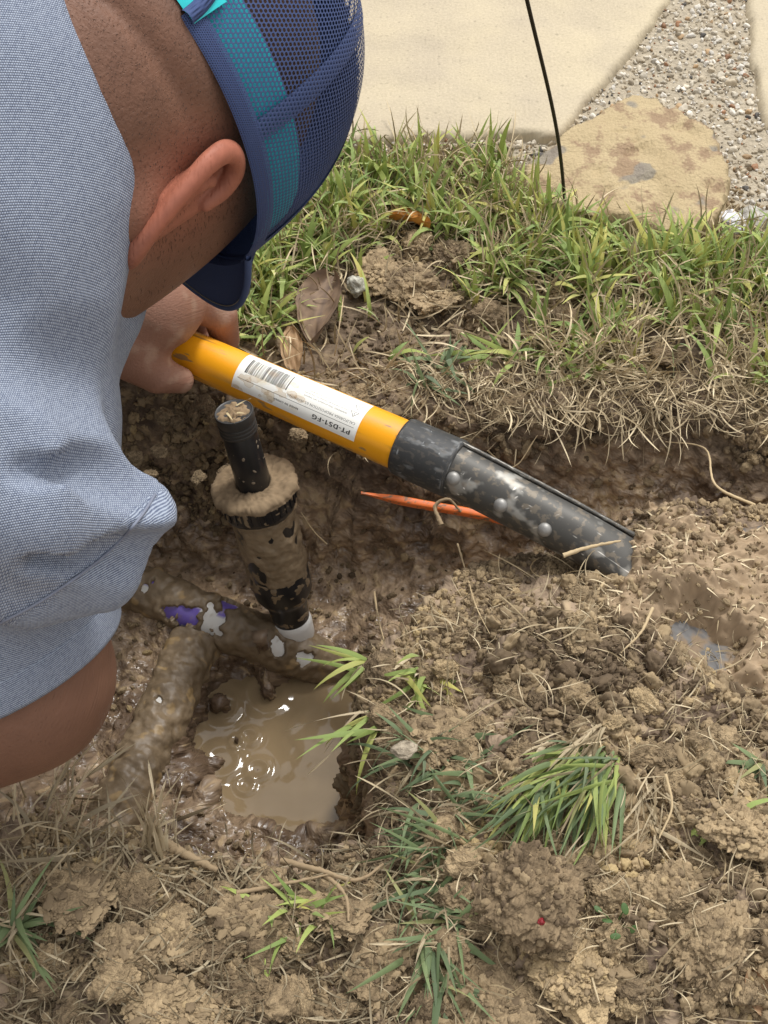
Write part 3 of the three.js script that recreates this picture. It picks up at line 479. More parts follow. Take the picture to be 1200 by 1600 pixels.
// ------------------------------------------------------------------ pop-up sprinkler
function along(name, a, b) { const g = group(name, a); g.quaternion.setFromUnitVectors(up, b.clone().sub(a).normalize()); return g; }
const lathe = (pts, seg = 64) => { const g = new THREE.LatheGeometry(pts.map(([r, y]) => new THREE.Vector2(r, y)), seg); return g; };
function coat(profile, seg, thick, f, amp, off = 0) { // mud over a turned part: thickness along the outward direction
  const c = []; for (let i = 0; i + 1 < profile.length; i++) { const [a, b] = profile[i], [d, e] = profile[i + 1], n = Math.max(1, Math.round(Math.hypot(d - a, e - b) / 0.0012)); for (let k = 0; k < n; k++) c.push([mix(a, d, k / n), mix(b, e, k / n)]); } c.push(profile[profile.length - 1]);
  const g = new THREE.LatheGeometry(c.map(([r, y]) => new THREE.Vector2(r, y)), seg), p = g.attributes.position, n = g.attributes.normal, col = new Float32Array(p.count * 3), q = V();
  for (let i = 0; i < p.count; i++) { q.fromBufferAttribute(p, i); const a = Math.atan2(q.z, q.x); const d = thick(q, a) + amp * fbm(q.x * f + off, q.y * f, q.z * f, 4);
    const cc = mudCol(V(q.x + off, q.y, q.z), 0); col.set(cc, i * 3); p.setXYZ(i, q.x + n.getX(i) * d, q.y + n.getY(i) * d, q.z + n.getZ(i) * d); }
  g.setAttribute('color', new THREE.BufferAttribute(col, 3)); g.computeVertexNormals(); return g;
}
{
  const B = P(461, 986, -0.134), T = P(397, 757, 0.012), g = along('sprinkler', B, T), L = B.distanceTo(T);
  tag(g, 'black pop-up sprinkler caked in mud, standing on a white fitting in the hole', 'sprinkler');
  console.log('sprinkler length', L.toFixed(3));
  const black = new THREE.MeshPhysicalMaterial({ color: rgb(0.013, 0.013, 0.014), roughness: 0.28 });
  const whiteM = new THREE.MeshPhysicalMaterial({ color: rgb(0.72, 0.71, 0.68), roughness: 0.35 });
  const e = L; // lid top
  mesh('fitting', lathe([[0.0, -0.03], [0.0125, -0.03], [0.0125, -0.004], [0.0145, -0.003], [0.0150, 0.010], [0.0142, 0.0155], [0.012, 0.016], [0, 0.016]]), whiteM, g);
  const low = [[0.0, 0.012], [0.0128, 0.012], [0.0140, 0.016], [0.0148, 0.024], [0.0152, 0.034], [0.0185, 0.040], [0.0215, 0.046], [0.0225, 0.056], [0.0222, 0.064], [0.0208, 0.068]];
  const up1 = [[0.0208, 0.068], [0.0212, 0.074], [0.0222, e - 0.022], [0.0258, e - 0.020], [0.0268, e - 0.016], [0.0268, e - 0.004], [0.0285, e - 0.003], [0.0285, e], [0.0278, e + 0.001], [0.0, e + 0.001]];
  mesh('inlet', lathe(low), black, g);
  const body = mesh('body', lathe(up1, 72), black, g);
  { const ribs = []; for (let k = 0; k < 30; k++) { const b = new THREE.BoxGeometry(0.0012, 0.011, 0.0016); b.translate(0.0270, e - 0.0100, 0); b.rotateY(k / 30 * Math.PI * 2); ribs.push(b); } const rg = mesh('grip_ribs', mergeGeometries(ribs), black, body); rg.userData.kind = 'stuff'; }
  mesh('mud_coat', coat([...up1.slice(0, 7)], 140, (q, a) => 0.0009 + (q.y > e - 0.019 ? -0.0016 : 0.0) - 0.0012 * sstep(0.1, 0.35, n3(q.x * 60, q.y * 30, q.z * 60)), 90, 0.0034, 3), mudMat, g);
  mesh('mud_coat', coat([[0.0282, e - 0.003], [0.0288, e], [0.0278, e + 0.001], [0.0115, e + 0.001]], 160, (q, a) => 0.0020 + 0.0016 * n3(q.x * 80, 1, q.z * 80), 240, 0.0030, 7), new THREE.MeshStandardMaterial({ vertexColors: true, roughness: 0.95, color: rgb(1.2, 1.18, 1.16) }), g);
  mesh('mud_coat', coat(low.slice(2), 120, q => -0.0004, 110, 0.0030, 9), mudMat, g);
  const s0 = e + 0.001, sl = 0.058;
  const riser = mesh('riser', lathe([[0.0, s0 - 0.01], [0.0122, s0 - 0.01], [0.0120, s0 + sl - 0.010], [0.0, s0 + sl - 0.010]]), black, g);
  const ring = [[0.0121, s0 + sl - 0.0100]]; for (let k = 0; k < 3; k++) ring.push([0.0131, s0 + sl - 0.0095 + k * 0.003], [0.0131, s0 + sl - 0.0078 + k * 0.003], [0.0125, s0 + sl - 0.0074 + k * 0.003]); ring.push([0.0132, s0 + sl], [0.0134, s0 + sl + 0.0065], [0.0126, s0 + sl + 0.0072], [0.0118, s0 + sl + 0.0058], [0.0, s0 + sl + 0.0058]);
  mesh('nozzle', lathe(ring), new THREE.MeshPhysicalMaterial({ color: rgb(0.03, 0.028, 0.026), roughness: 0.4 }), g);
  mesh('soil_plug', coat([[0.0118, s0 + sl + 0.005], [0.009, s0 + sl + 0.0062], [0.0, s0 + sl + 0.007]], 60, () => 0.0002, 260, 0.0045, 1), new THREE.MeshStandardMaterial({ vertexColors: true, roughness: 0.95, color: rgb(1.5, 1.45, 1.4) }), g);
  for (const [yaw, x, z, l] of [[0.5, -0.004, 0.003, 0.014], [2.2, 0.002, -0.004, 0.012], [1.3, 0.003, 0.004, 0.009]]) { const s = mesh('straw', STRAWS[0], strawStick(), g); s.position.set(x, s0 + sl + 0.0085, z); s.quaternion.copy(bladeQ(yaw, 1.5)); s.scale.set(0.0013, l, l); }
  // dried splashes on the riser
  const sp = []; for (let k = 0; k < 46; k++) { const a = rnd(6.28), y = s0 + rnd(0.004, sl - 0.012), s = new THREE.IcosahedronGeometry(0.0002 + 0.0011 * rnd() ** 3, 1); s.scale(rnd(0.7, 1.6), rnd(0.7, 2.2), 0.4); s.rotateZ(rnd(3)); s.translate(0, 0, 0.0121); s.rotateY(a); s.translate(0, y, 0); sp.push(s); }
  const spm = mesh('mud_splashes', mergeGeometries(sp), new THREE.MeshStandardMaterial({ color: rgb(0.2, 0.155, 0.105), roughness: 0.9 }), riser); spm.userData.kind = 'stuff';
}
function strawStick() { return strawStick.m ??= new THREE.MeshStandardMaterial({ color: rgb(0.5, 0.4, 0.22), roughness: 0.85, side: THREE.DoubleSide }); }

// ------------------------------------------------------------------ shovel
const SH_A = at(262, 536, 1.135), SH_C = at(668, 714, 1.072), SH_B = at(1032, 902, 1.035);
{
  const dir = SH_C.clone().sub(SH_A).normalize(), g = new THREE.Group(); g.name = numbered('shovel'); scene.add(g); g.position.copy(SH_C);
  // local axes: x along the shaft towards the blade, y up out of the shaft, z to the near side
  const ax = dir, az = V().crossVectors(ax, V(0, 1, 0)).normalize(), ay = V().crossVectors(az, ax).normalize();
  g.quaternion.setFromRotationMatrix(new THREE.Matrix4().makeBasis(ax, ay, az));
  tag(g, 'shovel with yellow shaft and black socket lying across the hole', 'shovel');
  const rH = x => mix(0.0182, 0.0158, clamp(-x / 0.2)); // x negative towards the hand
  const lat = (prof, seg = 64) => { const q = lathe(prof.map(([r, x]) => [r, x]), seg); q.rotateZ(-Math.PI / 2); return q; };
  const paint = tex(256, 2048, (i, j, o) => { // around the shaft, along the shaft
    const an = i / 256 * 2 * Math.PI, cx = Math.cos(an), cz = Math.sin(an), y = j / 2048 * 40;
    const st = sstep(0.12, 0.34, fbm(cx * 1.5, y * 0.35, cz * 1.5, 4)), d = sstep(0.26, 0.36, fbm(cx * 3 + 9, y * 0.9, cz * 3, 4)), l = sstep(0.34, 0.44, n3(cx * 6, y * 0.22, cz * 6 + 4)) * sstep(-0.1, 0.25, n3(cx, y * 0.4, cz));
    let r = 0.88, g2 = 0.375, b = 0.01; r = mix(r, 0.58, st * 0.55); g2 = mix(g2, 0.3, st * 0.55); b = mix(b, 0.08, st * 0.55); r = mix(r, 0.3, d * 0.85); g2 = mix(g2, 0.19, d * 0.85); b = mix(b, 0.1, d * 0.85); r = mix(r, 0.1, l * 0.75); g2 = mix(g2, 0.06, l * 0.75); b = mix(b, 0.03, l * 0.75);
    o[0] = toS(r); o[1] = toS(g2); o[2] = toS(b);
  }, true);
  const hp = []; for (let k = 0; k <= 40; k++) { const x = mix(-0.78, 0.012, k / 40); hp.push([rH(x), x]); }
  const shaft = mesh('shaft', lat([[0, -0.78], ...hp, [0, 0.012]], 72), new THREE.MeshPhysicalMaterial({ map: paint, roughness: 0.33 }), g);
  { // worn smears of clay on the paint
    const sm = [[-0.232, 1.0, 0.05], [-0.205, 0.2, 0.03], [-0.15, 1.7, 0.02]];
  }
  // printed sticker
  const cv = document.createElement('canvas'); cv.width = 1024; cv.height = 480; const c = cv.getContext('2d');
  c.fillStyle = '#f0eee6'; c.fillRect(0, 0, 1024, 480); c.fillStyle = '#1d1c1b'; c.textBaseline = 'top';
  c.font = 'bold 66px sans-serif'; c.fillText('PT-DS1-FG', 40, 34); c.font = 'bold 27px sans-serif'; c.fillText('MADE IN CHINA', 470, 62);
  c.fillRect(30, 128, 964, 4);
  c.font = '34px sans-serif'; c.fillText('CALIFORNIA PROPOSITION 65 WARNING', 30, 150, 560);
  c.lineWidth = 4; c.strokeStyle = '#1d1c1b';
  for (const y of [232, 320]) { c.beginPath(); c.moveTo(40, y + 52); c.lineTo(72, y); c.lineTo(104, y + 52); c.closePath(); c.stroke(); c.font = 'bold 34px sans-serif'; c.fillText('!', 66, y + 14); }
  c.font = '22px sans-serif';
  ['WARNING: This product can expose', 'you to chemicals known to the State', 'of California to cause cancer and', 'reproductive harm. For more', 'information go to the website'].forEach((t, i) => c.fillText(t, 122, 224 + i * 34, 440));
  { let x = 610; const q = rng(5); while (x < 965) { const w = 3 + Math.floor(q() * 9); c.fillRect(x, 205, w, 190); x += w + 3 + Math.floor(q() * 8); } c.font = '24px monospace'; c.fillText('7 02845 61093 4', 650, 404); }
  // clay stains on the paper
  { const q = rng(9); for (let k = 0; k < 46; k++) { const x = 420 + q() * 600, y = q() * 330, r = 14 + q() * 60, w = q() < 0.35; c.globalAlpha = w ? 0.16 : 0.09; c.fillStyle = w ? '#8a5a20' : '#c9a262'; c.strokeStyle = '#7a4c1c'; c.beginPath(); for (let a = 0; a <= 16; a++) { const rr = r * (0.7 + 0.5 * n3(Math.cos(a * 0.3927) * 1.3 + k, Math.sin(a * 0.3927) * 1.3, k)); c.lineTo(x + Math.cos(a * 0.3927) * rr, y + Math.sin(a * 0.3927) * rr * 0.8); } c.closePath(); c.fill(); if (w) { c.globalAlpha = 0.3; c.lineWidth = 3; c.stroke(); } } c.globalAlpha = 1; }
  const lt = new THREE.CanvasTexture(cv); lt.colorSpace = THREE.SRGBColorSpace;
  { // curved patch: canvas left is at the blade end, canvas top on the near lower side
    const x1 = -0.048, x0 = -0.148, a0 = -0.62, a1 = 1.28, nx = 40, na = 40, pos = [], uv = [], idx = [];
    for (let i = 0; i <= nx; i++) for (let j = 0; j <= na; j++) { const x = mix(x1, x0, i / nx), a = mix(a1, a0, j / na), r = rH(x) + 0.00025; pos.push(x, Math.cos(a) * r, Math.sin(a) * r); uv.push(i / nx, 1 - j / na);
      if (i && j) { const k = i * (na + 1) + j, A = k - na - 2, B = k - na - 1, C = k - 1; idx.push(A, C, B, B, C, k); } }
    const q = new THREE.BufferGeometry(); q.setAttribute('position', new THREE.Float32BufferAttribute(pos, 3)); q.setAttribute('uv', new THREE.Float32BufferAttribute(uv, 2)); q.setIndex(idx); q.computeVertexNormals();
    // make the outside face out
    const nn = q.attributes.normal; if (nn.getY(20) < 0) { q.setIndex(idx.map((_, i) => idx[i - i % 3 + 2 - i % 3])); q.computeVertexNormals(); }
    const st = mesh('sticker', q, new THREE.MeshPhysicalMaterial({ map: lt, roughness: 0.45, side: THREE.DoubleSide }), g); st.userData.label = 'white printed sticker with bar code';
  }
  const scuff = tex(1024, 512, (i, j, o) => {
    const x = i / 1024 * 12, y = j / 512 * 6, a = fbm(x * 1.1, 1, y * 1.1, 4), b = n3(x * 1.2 + 3 * n3(x, 2, y), 4, y * 9), d = sstep(0.08, 0.3, a), sc = sstep(0.5, 0.62, b) * 0.7 + sstep(0.5, 0.6, n3(x * 7 + y * 4, 8, y * 3 - x)) * 0.4, r = mix(mix(0.028, 0.2, d * 0.55), 0.42, sc * sstep(-0.1, 0.2, a)), m = sstep(0.05, 0.22, fbm(x * 3.4 + 7, 6, y * 3.4, 6)) * 0.3;
    o[0] = toS(mix(r * 1.03, 0.125, m)); o[1] = toS(mix(r, 0.098, m)); o[2] = toS(mix(r * 0.93, 0.068, m));
  }, true);
  const steel = new THREE.MeshPhysicalMaterial({ map: scuff, color: rgb(2.5, 2.45, 2.35), roughness: 0.5, metalness: 0.4 });
  const rub = new THREE.MeshPhysicalMaterial({ map: scuff, color: rgb(1.15, 1.2, 1.28), roughness: 0.55 });
  mesh('collar', lat([[0.0183, -0.019], [0.0196, -0.020], [0.0204, -0.018], [0.0206, 0.0], [0.0207, 0.020], [0.0202, 0.0225], [0.018, 0.0225]], 72), rub, g);
  // socket: a rolled steel tube with an open seam, widening flat into the blade
  const end = g.worldToLocal(SH_B.clone()); const sl = end.x;
  const sock = [], sidx = [], suv = [], ns = 60, na = 72, seam = 0.14;
  const ctr = s => { const q = (s + 0.06 * s * (s - 1)); return V(mix(0.018, sl, s), end.y * q, end.z * q); };
  for (let i = 0; i <= ns; i++) for (let j = 0; j <= na; j++) {
    const s = i / ns, o = ctr(s), a = -0.5 + seam / 2 + j / na * (Math.PI * 2 - seam), fl = sstep(0.6, 1.0, s), r = 0.0186 * (1 - 0.05 * s), ry = r * mix(1, 0.62, fl), rz = r * mix(1, 1.25, fl);
    sock.push(o.x, o.y + Math.cos(a) * ry, o.z + Math.sin(a) * rz); suv.push(s * 0.6, j / na);
    if (i && j) { const k = i * (na + 1) + j, A = k - na - 2, B = k - na - 1, C = k - 1; sidx.push(A, C, B, B, C, k); }
  }
  const sg = new THREE.BufferGeometry(); sg.setAttribute('position', new THREE.Float32BufferAttribute(sock, 3)); sg.setAttribute('uv', new THREE.Float32BufferAttribute(suv, 2)); sg.setIndex(sidx); sg.computeVertexNormals();
  const so = mesh('socket', sg, Object.assign(steel.clone(), { side: THREE.DoubleSide }), g);
  mesh('seam_lip', tubeGeo([0.02, 0.3, 0.6, 0.86].map(s => { const o = ctr(s), a = -0.5 - 0.02; return V(o.x, o.y + Math.cos(a) * 0.0196 * mix(1, 0.62, sstep(0.45, 1, s)), o.z + Math.sin(a) * 0.0196 * mix(1, 1.25, sstep(0.45, 1, s))); }), 0.0016, 30, 8), steel, so);
  for (const [s, a] of [[0.06, 0.95], [0.29, 1.02], [0.50, 1.06]]) { const o = ctr(s), rv = mesh('rivet', lathe([[0, 0.0026], [0.0022, 0.0024], [0.0042, 0.0012], [0.0048, -0.0008], [0.0048, -0.002], [0, -0.002]], 24), new THREE.MeshPhysicalMaterial({ color: rgb(0.3, 0.29, 0.27), roughness: 0.5, metalness: 0.5 }), g); rv.position.set(o.x, o.y + Math.cos(a) * 0.0195, o.z + Math.sin(a) * 0.0195); rv.rotation.x = a; }
  // blade: dished plate with rounded shoulders
  const bl = [], bi = [], bu = [], nb = 50, nw = 40, e0 = ctr(1), bd = V(end.x - 0.018, end.y, end.z).normalize();
  const half = s => 0.09 * Math.pow(clamp(s / 0.05), 0.5) * Math.sqrt(clamp((0.3 - s) / 0.14)) ** 0.9;
  const bladePt = (s, w) => V(e0.x + bd.x * s - bd.z * w, e0.y - 0.014 * sstep(0, 0.05, s) + 0.02 * s + w * w * 0.35, e0.z + bd.z * s + bd.x * w);
  for (let i = 0; i <= nb; i++) for (let j = 0; j <= nw; j++) { const s = -0.012 + 0.311 * i / nb, w = (j / nw * 2 - 1) * Math.max(0.012, half(Math.max(0, s))), p = bladePt(s, w); bl.push(p.x, p.y, p.z); bu.push(s * 3, w * 3 + 0.4); if (i && j) { const k = i * (nw + 1) + j, A = k - nw - 2, B = k - nw - 1, C = k - 1; bi.push(A, C, B, B, C, k); } }
  const bgm = new THREE.BufferGeometry(); { const n0 = bl.length / 3, q = bl.map((v, i) => i % 3 === 1 ? v - 0.0018 : v), bb = [...bi], edge = []; for (let i = 0; i < bi.length; i += 3) bb.push(bi[i] + n0, bi[i + 2] + n0, bi[i + 1] + n0);
    const strip = (a, b) => bb.push(a, b, a + n0, b, b + n0, a + n0); for (let i = 0; i < nb; i++) { strip(i * (nw + 1), (i + 1) * (nw + 1)); strip(i * (nw + 1) + nw, (i + 1) * (nw + 1) + nw); }
    bgm.setAttribute('position', new THREE.Float32BufferAttribute([...bl, ...q], 3)); bgm.setAttribute('uv', new THREE.Float32BufferAttribute([...bu, ...bu], 2)); bgm.setIndex(bb); bgm.computeVertexNormals(); }
  const bladeTex = tex(512, 512, (i, j, o) => { const x = i / 512 * 14, y = j / 512 * 14, m = sstep(-0.12, 0.12, fbm(x * 1.6, 3, y * 1.6, 5)) * 0.92, t = 1 + 0.3 * n3(x * 3, 1, y * 9); o[0] = toS(mix(0.165 * t, 0.26, m)); o[1] = toS(mix(0.16 * t, 0.188, m)); o[2] = toS(mix(0.155 * t, 0.12, m)); }, true, THREE.MirroredRepeatWrapping);
  mesh('blade', bgm, new THREE.MeshPhysicalMaterial({ map: bladeTex, roughness: 0.8, specularIntensity: 0.4, side: THREE.DoubleSide }), g);
  // cake of matted soil on the blade: a thing of its own, kept in world axes
  g.updateMatrixWorld(true);
  const show = [[1085, 985, 0.016], [1065, 1010, 0.012], [1130, 1000, 0.011], [1115, 1040, 0.008], [1145, 1065, 0.008], [1160, 1085, 0.012], [1190, 1100, 0.014]].map(([u, v, r]) => { const p = P(u, v, 0.03); return [p.x, p.z, r]; });
  const cp = [], ci = [], cc = [], ce = [], nc = 170, nd = 130, W = V();
  for (let i = 0; i <= nc; i++) for (let j = 0; j <= nd; j++) {
    const s = mix(-0.075, 0.27, i / nc), w = mix(-0.10, 0.096, j / nd), lim = Math.min(1, (half(Math.max(0.02, s)) + 0.004) / 0.1), p = bladePt(s, w * lim); g.localToWorld(p);
    const er = 0.028 * fbm(p.x * 30, 8, p.z * 30, 4), er2 = 0.02 * fbm(p.x * 34, 2, p.z * 34, 4); let th = 0.0075 + 0.020 * Math.exp(-((w / 0.05) ** 2 + ((s - 0.01) / 0.06) ** 2)) + 0.014 * fbm(p.x * 26, 4, p.z * 26, 3); const edge = sstep(0, 0.014, s + 0.034 + er * 1.3) * sstep(0.094, 0.076, w + er2) * sstep(-0.098, -0.076, w + er2);
    th *= edge; for (const [x, z, r] of show) { const q = Math.hypot(p.x - x, p.z - z) / r + 0.5 * n3(p.x * 90, 2, p.z * 90); th *= sstep(0.7, 2.0, q); th -= 0.004 * (1 - sstep(0.6, 1.05, q)); }
    th = Math.max(th, -0.003) + (th > 0 ? 0.009 * fbm(p.x * 95, 1, p.z * 95, 5) - 0.006 * cell2(p.x * 90, p.z * 90, 5)[0] + 0.003 + 0.002 * n3(p.x * 420, 1, p.z * 420) : 0);
    p.y += th + (edge < 0.03 ? -0.008 : 0); cp.push(p.x, p.y, p.z); ce.push(edge);
    const t = clamp(0.6 + 0.6 * fbm(p.x * 60, 3, p.z * 60, 3) + 0.35 * n3(p.x * 500, 3, p.z * 500)); cc.push(mix(0.17, 0.42, t), mix(0.118, 0.305, t), mix(0.07, 0.19, t));
    if (i && j) { const k = i * (nd + 1) + j, A = k - nd - 2, B = k - nd - 1, C = k - 1; if (Math.max(ce[A], ce[B], ce[C], ce[k]) > 0.02) ci.push(A, C, B, B, C, k); }
  }
  const cg = new THREE.BufferGeometry(); cg.setAttribute('position', new THREE.Float32BufferAttribute(cp, 3)); cg.setAttribute('color', new THREE.Float32BufferAttribute(cc, 3)); cg.setIndex(ci); cg.computeVertexNormals();
  const cake = mesh('soil_cake', cg, new THREE.MeshStandardMaterial({ vertexColors: true, roughness: 0.95, side: THREE.DoubleSide })); tag(cake, 'matted slab of soil with straw bits covering the shovel blade', 'soil');
  const sm = [], sc = []; for (let k = 0; k < 620; k++) { const i = Math.floor(rnd(12, nc - 2)), j = Math.floor(rnd(8, nd - 8)), o = (i * (nd + 1) + j) * 3, L = rnd(0.004, 0.016); if (ce[o / 3] < 0.1) continue; sm.push(M4(V(cp[o], cp[o + 1] + 0.0008, cp[o + 2]), bladeQ(rnd(6.3), rnd(1.3, 1.65)), V(rnd(0.0005, 0.0012), L, L))); sc.push(straw()); }
  stuff('straw_bits', STRAWS[0], strawMat, sm, sc, cake);
  const km = [], kc = []; for (let k = 0; k < 3400; k++) { const i = Math.floor(rnd(6, nc - 1)), j = Math.floor(rnd(3, nd - 3)), o = (i * (nd + 1) + j) * 3, r = 0.0005 + 0.0024 * Math.pow(rnd(), 5); g.worldToLocal(W.set(cp[o], cp[o + 1], cp[o + 2])); if (ce[o / 3] < 0.1 || show.some(([x, z, q]) => Math.hypot(cp[o] - x, cp[o + 2] - z) < q * 0.9)) continue; km.push(M4(V(cp[o] + rnd(-1, 1) * 0.0015, cp[o + 1] + r * 0.2, cp[o + 2] + rnd(-1, 1) * 0.0015), qEuler(rnd(6), rnd(6), rnd(6)), V(r * 1.2, r, r))); kc.push(soilColor(clamp(rnd(0.15, 0.85)))); }
  stuff('soil_crumbs', crumbShape, crumbMat, km, kc, cake);
}

// ------------------------------------------------------------------ small things
{
  const b = P(886, 352, -0.02), t0 = P(822, -6, 0.28), m = b.clone().lerp(t0, 0.45).add(V(0.004, 0.004, 0)), t1 = t0.clone().add(t0.clone().sub(m).multiplyScalar(0.9));
  const w = mesh('wire_stake', tubeGeo([b, m, t0, t1].map(p => p.clone().sub(b)), 0.0014, 60, 8), new THREE.MeshStandardMaterial({ color: rgb(0.025, 0.018, 0.014), roughness: 0.55, metalness: 0.5 })); w.position.copy(b);
  tag(w, 'thin dark wire stake standing in the lawn in front of the ochre stone', 'wire');
}
{ // orange plastic strip
  const a = P(564, 770, -0.045), b = P(660, 788, -0.05), c = P(760, 806, -0.055), d = P(830, 825, -0.06);
  const g = tubeGeo([a, b, c, d].map(p => p.clone().sub(a)), s => 0.0008 + 0.0027 * sstep(0, 0.25, s), 120, 16, (s, an, p) => 0.0004 * Math.sin(an * 5), (s, an, p) => { const q = sstep(0.05, 0.2, fbm(p.x * 160, p.y * 600, p.z * 600, 3) - 0.02); return [mix(0.78, 0.2, q), mix(0.17, 0.13, q), mix(0.03, 0.07, q)]; });
  const o = mesh('plastic_strip', g, new THREE.MeshPhysicalMaterial({ vertexColors: true, roughness: 0.45 })); o.position.copy(a); tag(o, 'narrow orange plastic strip poking from the mud under the shovel socket', 'plastic strip');
}
function leaf(u, v, y, len, wid, yaw, lean, roll, c1, c2, label, curl = 0.4, name = 'dead_leaf') {
  const n = 26, m = 14, pos = [], col = [], idx = [], th = 0.0006;
  for (let side = 0; side < 2; side++) for (let i = 0; i <= n; i++) for (let j = 0; j <= m; j++) {
    const s = i / n, w = (j / m * 2 - 1), hw = wid * Math.pow(Math.sin(Math.PI * clamp(s * 0.96 + 0.03)), 0.75) * (1 - 0.35 * s) * (1 + 0.12 * n3(s * 7, w, yaw)), z = curl * wid * (w * w - 0.3) + 0.18 * len * curl * Math.sin(s * 3) + 0.0025 * n3(s * 5, w * 3, u) + 0.0008 * Math.abs(w) ** 0.3;
    pos.push(w * hw, z - side * th, (s - 0.5) * len); const t = clamp(0.5 + 0.9 * fbm(s * 9 + u, w * 4, 2, 3) - 0.3 * (Math.abs(w) < 0.06 ? 1 : 0)); col.push(mix(c1[0], c2[0], t), mix(c1[1], c2[1], t), mix(c1[2], c2[2], t));
    if (i && j) { const k = side * (n + 1) * (m + 1) + i * (m + 1) + j, A = k - m - 2, B = k - m - 1, C = k - 1; side ? idx.push(A, B, C, B, k, C) : idx.push(A, C, B, B, C, k); }
  }
  const g = new THREE.BufferGeometry(); g.setAttribute('position', new THREE.Float32BufferAttribute(pos, 3)); g.setAttribute('color', new THREE.Float32BufferAttribute(col, 3)); g.setIndex(idx); g.computeVertexNormals();
  const o = mesh(name, g, new THREE.MeshStandardMaterial({ vertexColors: true, roughness: 0.75, side: THREE.DoubleSide })); o.position.copy(P(u, v, y)); o.rotation.set(lean, yaw, roll, 'YXZ'); return tag(o, label, 'leaf', 'dead leaves');
}
leaf(504, 485, 0.012, 0.062, 0.021, -0.25, 0.35, 0.15, [0.1, 0.065, 0.05], [0.34, 0.235, 0.145], 'large curled brown leaf caked with soil on the lawn edge', 0.6);
leaf(457, 552, 0.006, 0.042, 0.010, 0.1, 0.5, 0.1, [0.3, 0.18, 0.09], [0.46, 0.31, 0.17], 'narrow tan leaf standing behind the yellow shaft', 0.3);
leaf(640, 347, 0.014, 0.034, 0.011, 1.25, 0.1, -0.4, [0.36, 0.14, 0.02], [0.6, 0.27, 0.04], 'orange brown leaf tucked in the lawn grass', 0.5);
leaf(475, 392, 0.01, 0.03, 0.008, 0.9, 0.3, 0.3, [0.2, 0.12, 0.09], [0.3, 0.2, 0.15], 'dull brown leaf beside the cap bill', 0.7);
leaf(1190, 1555, 0.03, 0.03, 0.008, 0.4, 0.4, 0.5, [0.25, 0.14, 0.07], [0.36, 0.22, 0.12], 'small brown leaf at the lower right corner', 0.6);
leaf(395, 430, 0.008, 0.032, 0.01, 0.6, 0.3, 0.3, [0.12, 0.08, 0.06], [0.26, 0.18, 0.12], 'dark crumpled leaf right under the cap bill', 0.8);
function stone(u, v, y, r, sx, sy, sz, yaw, color, rough, label, cat = 'stone', name = 'garden_stone', seed = 50, amp = 0.12) { const o = mesh(name, clodGeo(seed, 12, amp, 1.5, 0.8), new THREE.MeshPhysicalMaterial({ color, roughness: rough, map: soilTex, bumpMap: soilBump, bumpScale: 0.0006 })); o.position.copy(P(u, v, y)); o.rotation.y = yaw; o.scale.set(r * sx, r * sy, r * sz); return tag(o, label, cat, 'loose stones'); }
stone(1018, 431, 0.012, 0.010, 1.2, 0.75, 0.8, 0.3, rgb(0.42, 0.25, 0.13), 0.5, 'smooth brown pebble lying in the lawn grass', 'pebble', 'pebble', 51, 0.02);
stone(1143, 346, 0.008, 0.011, 1, 0.8, 1, 0.8, rgb(0.85, 0.85, 0.87), 0.6, 'small white stone at the corner of the ochre flagstone', 'stone', 'garden_stone', 52);
stone(1186, 352, 0.006, 0.016, 1, 0.8, 1.1, 0.2, rgb(0.5, 0.47, 0.41), 0.85, 'grey stone beside the small white stone', 'stone', 'garden_stone', 53);
stone(557, 446, 0.012, 0.008, 0.8, 1.1, 1.1, 0.4, rgb(0.55, 0.53, 0.44), 0.7, 'pale grey stone between the curled leaf and the clay lumps', 'stone', 'garden_stone', 54);
stone(1128, 1255, 0.035, 0.012, 1.1, 0.6, 1, 0.1, rgb(0.32, 0.3, 0.28), 0.35, 'shiny grey stone half buried near the right edge', 'stone', 'garden_stone', 55);
stone(632, 1172, 0.045, 0.006, 1.2, 0.8, 1, 0.1, rgb(0.45, 0.38, 0.28), 0.9, 'pale rounded stone on the bank above the pool', 'stone', 'garden_stone', 56);
{ const clods = scene.children.filter(c => /^soil_clod/.test(c.name)); clods.forEach(c => c.updateMatrixWorld(true)); const h = new THREE.Raycaster(S0, ray(845, 1440).normalize()).intersectObjects(clods, false)[0], p = h ? h.point : P(845, 1440, 0.04); const o = mesh('red_bead', clodGeo(60, 6, 0.1, 1.4, 1), new THREE.MeshPhysicalMaterial({ color: rgb(0.22, 0.015, 0.02), roughness: 0.5 })); o.position.copy(p); o.scale.setScalar(0.0022); tag(o, 'tiny red bead pressed into the largest clay lump', 'bead'); }

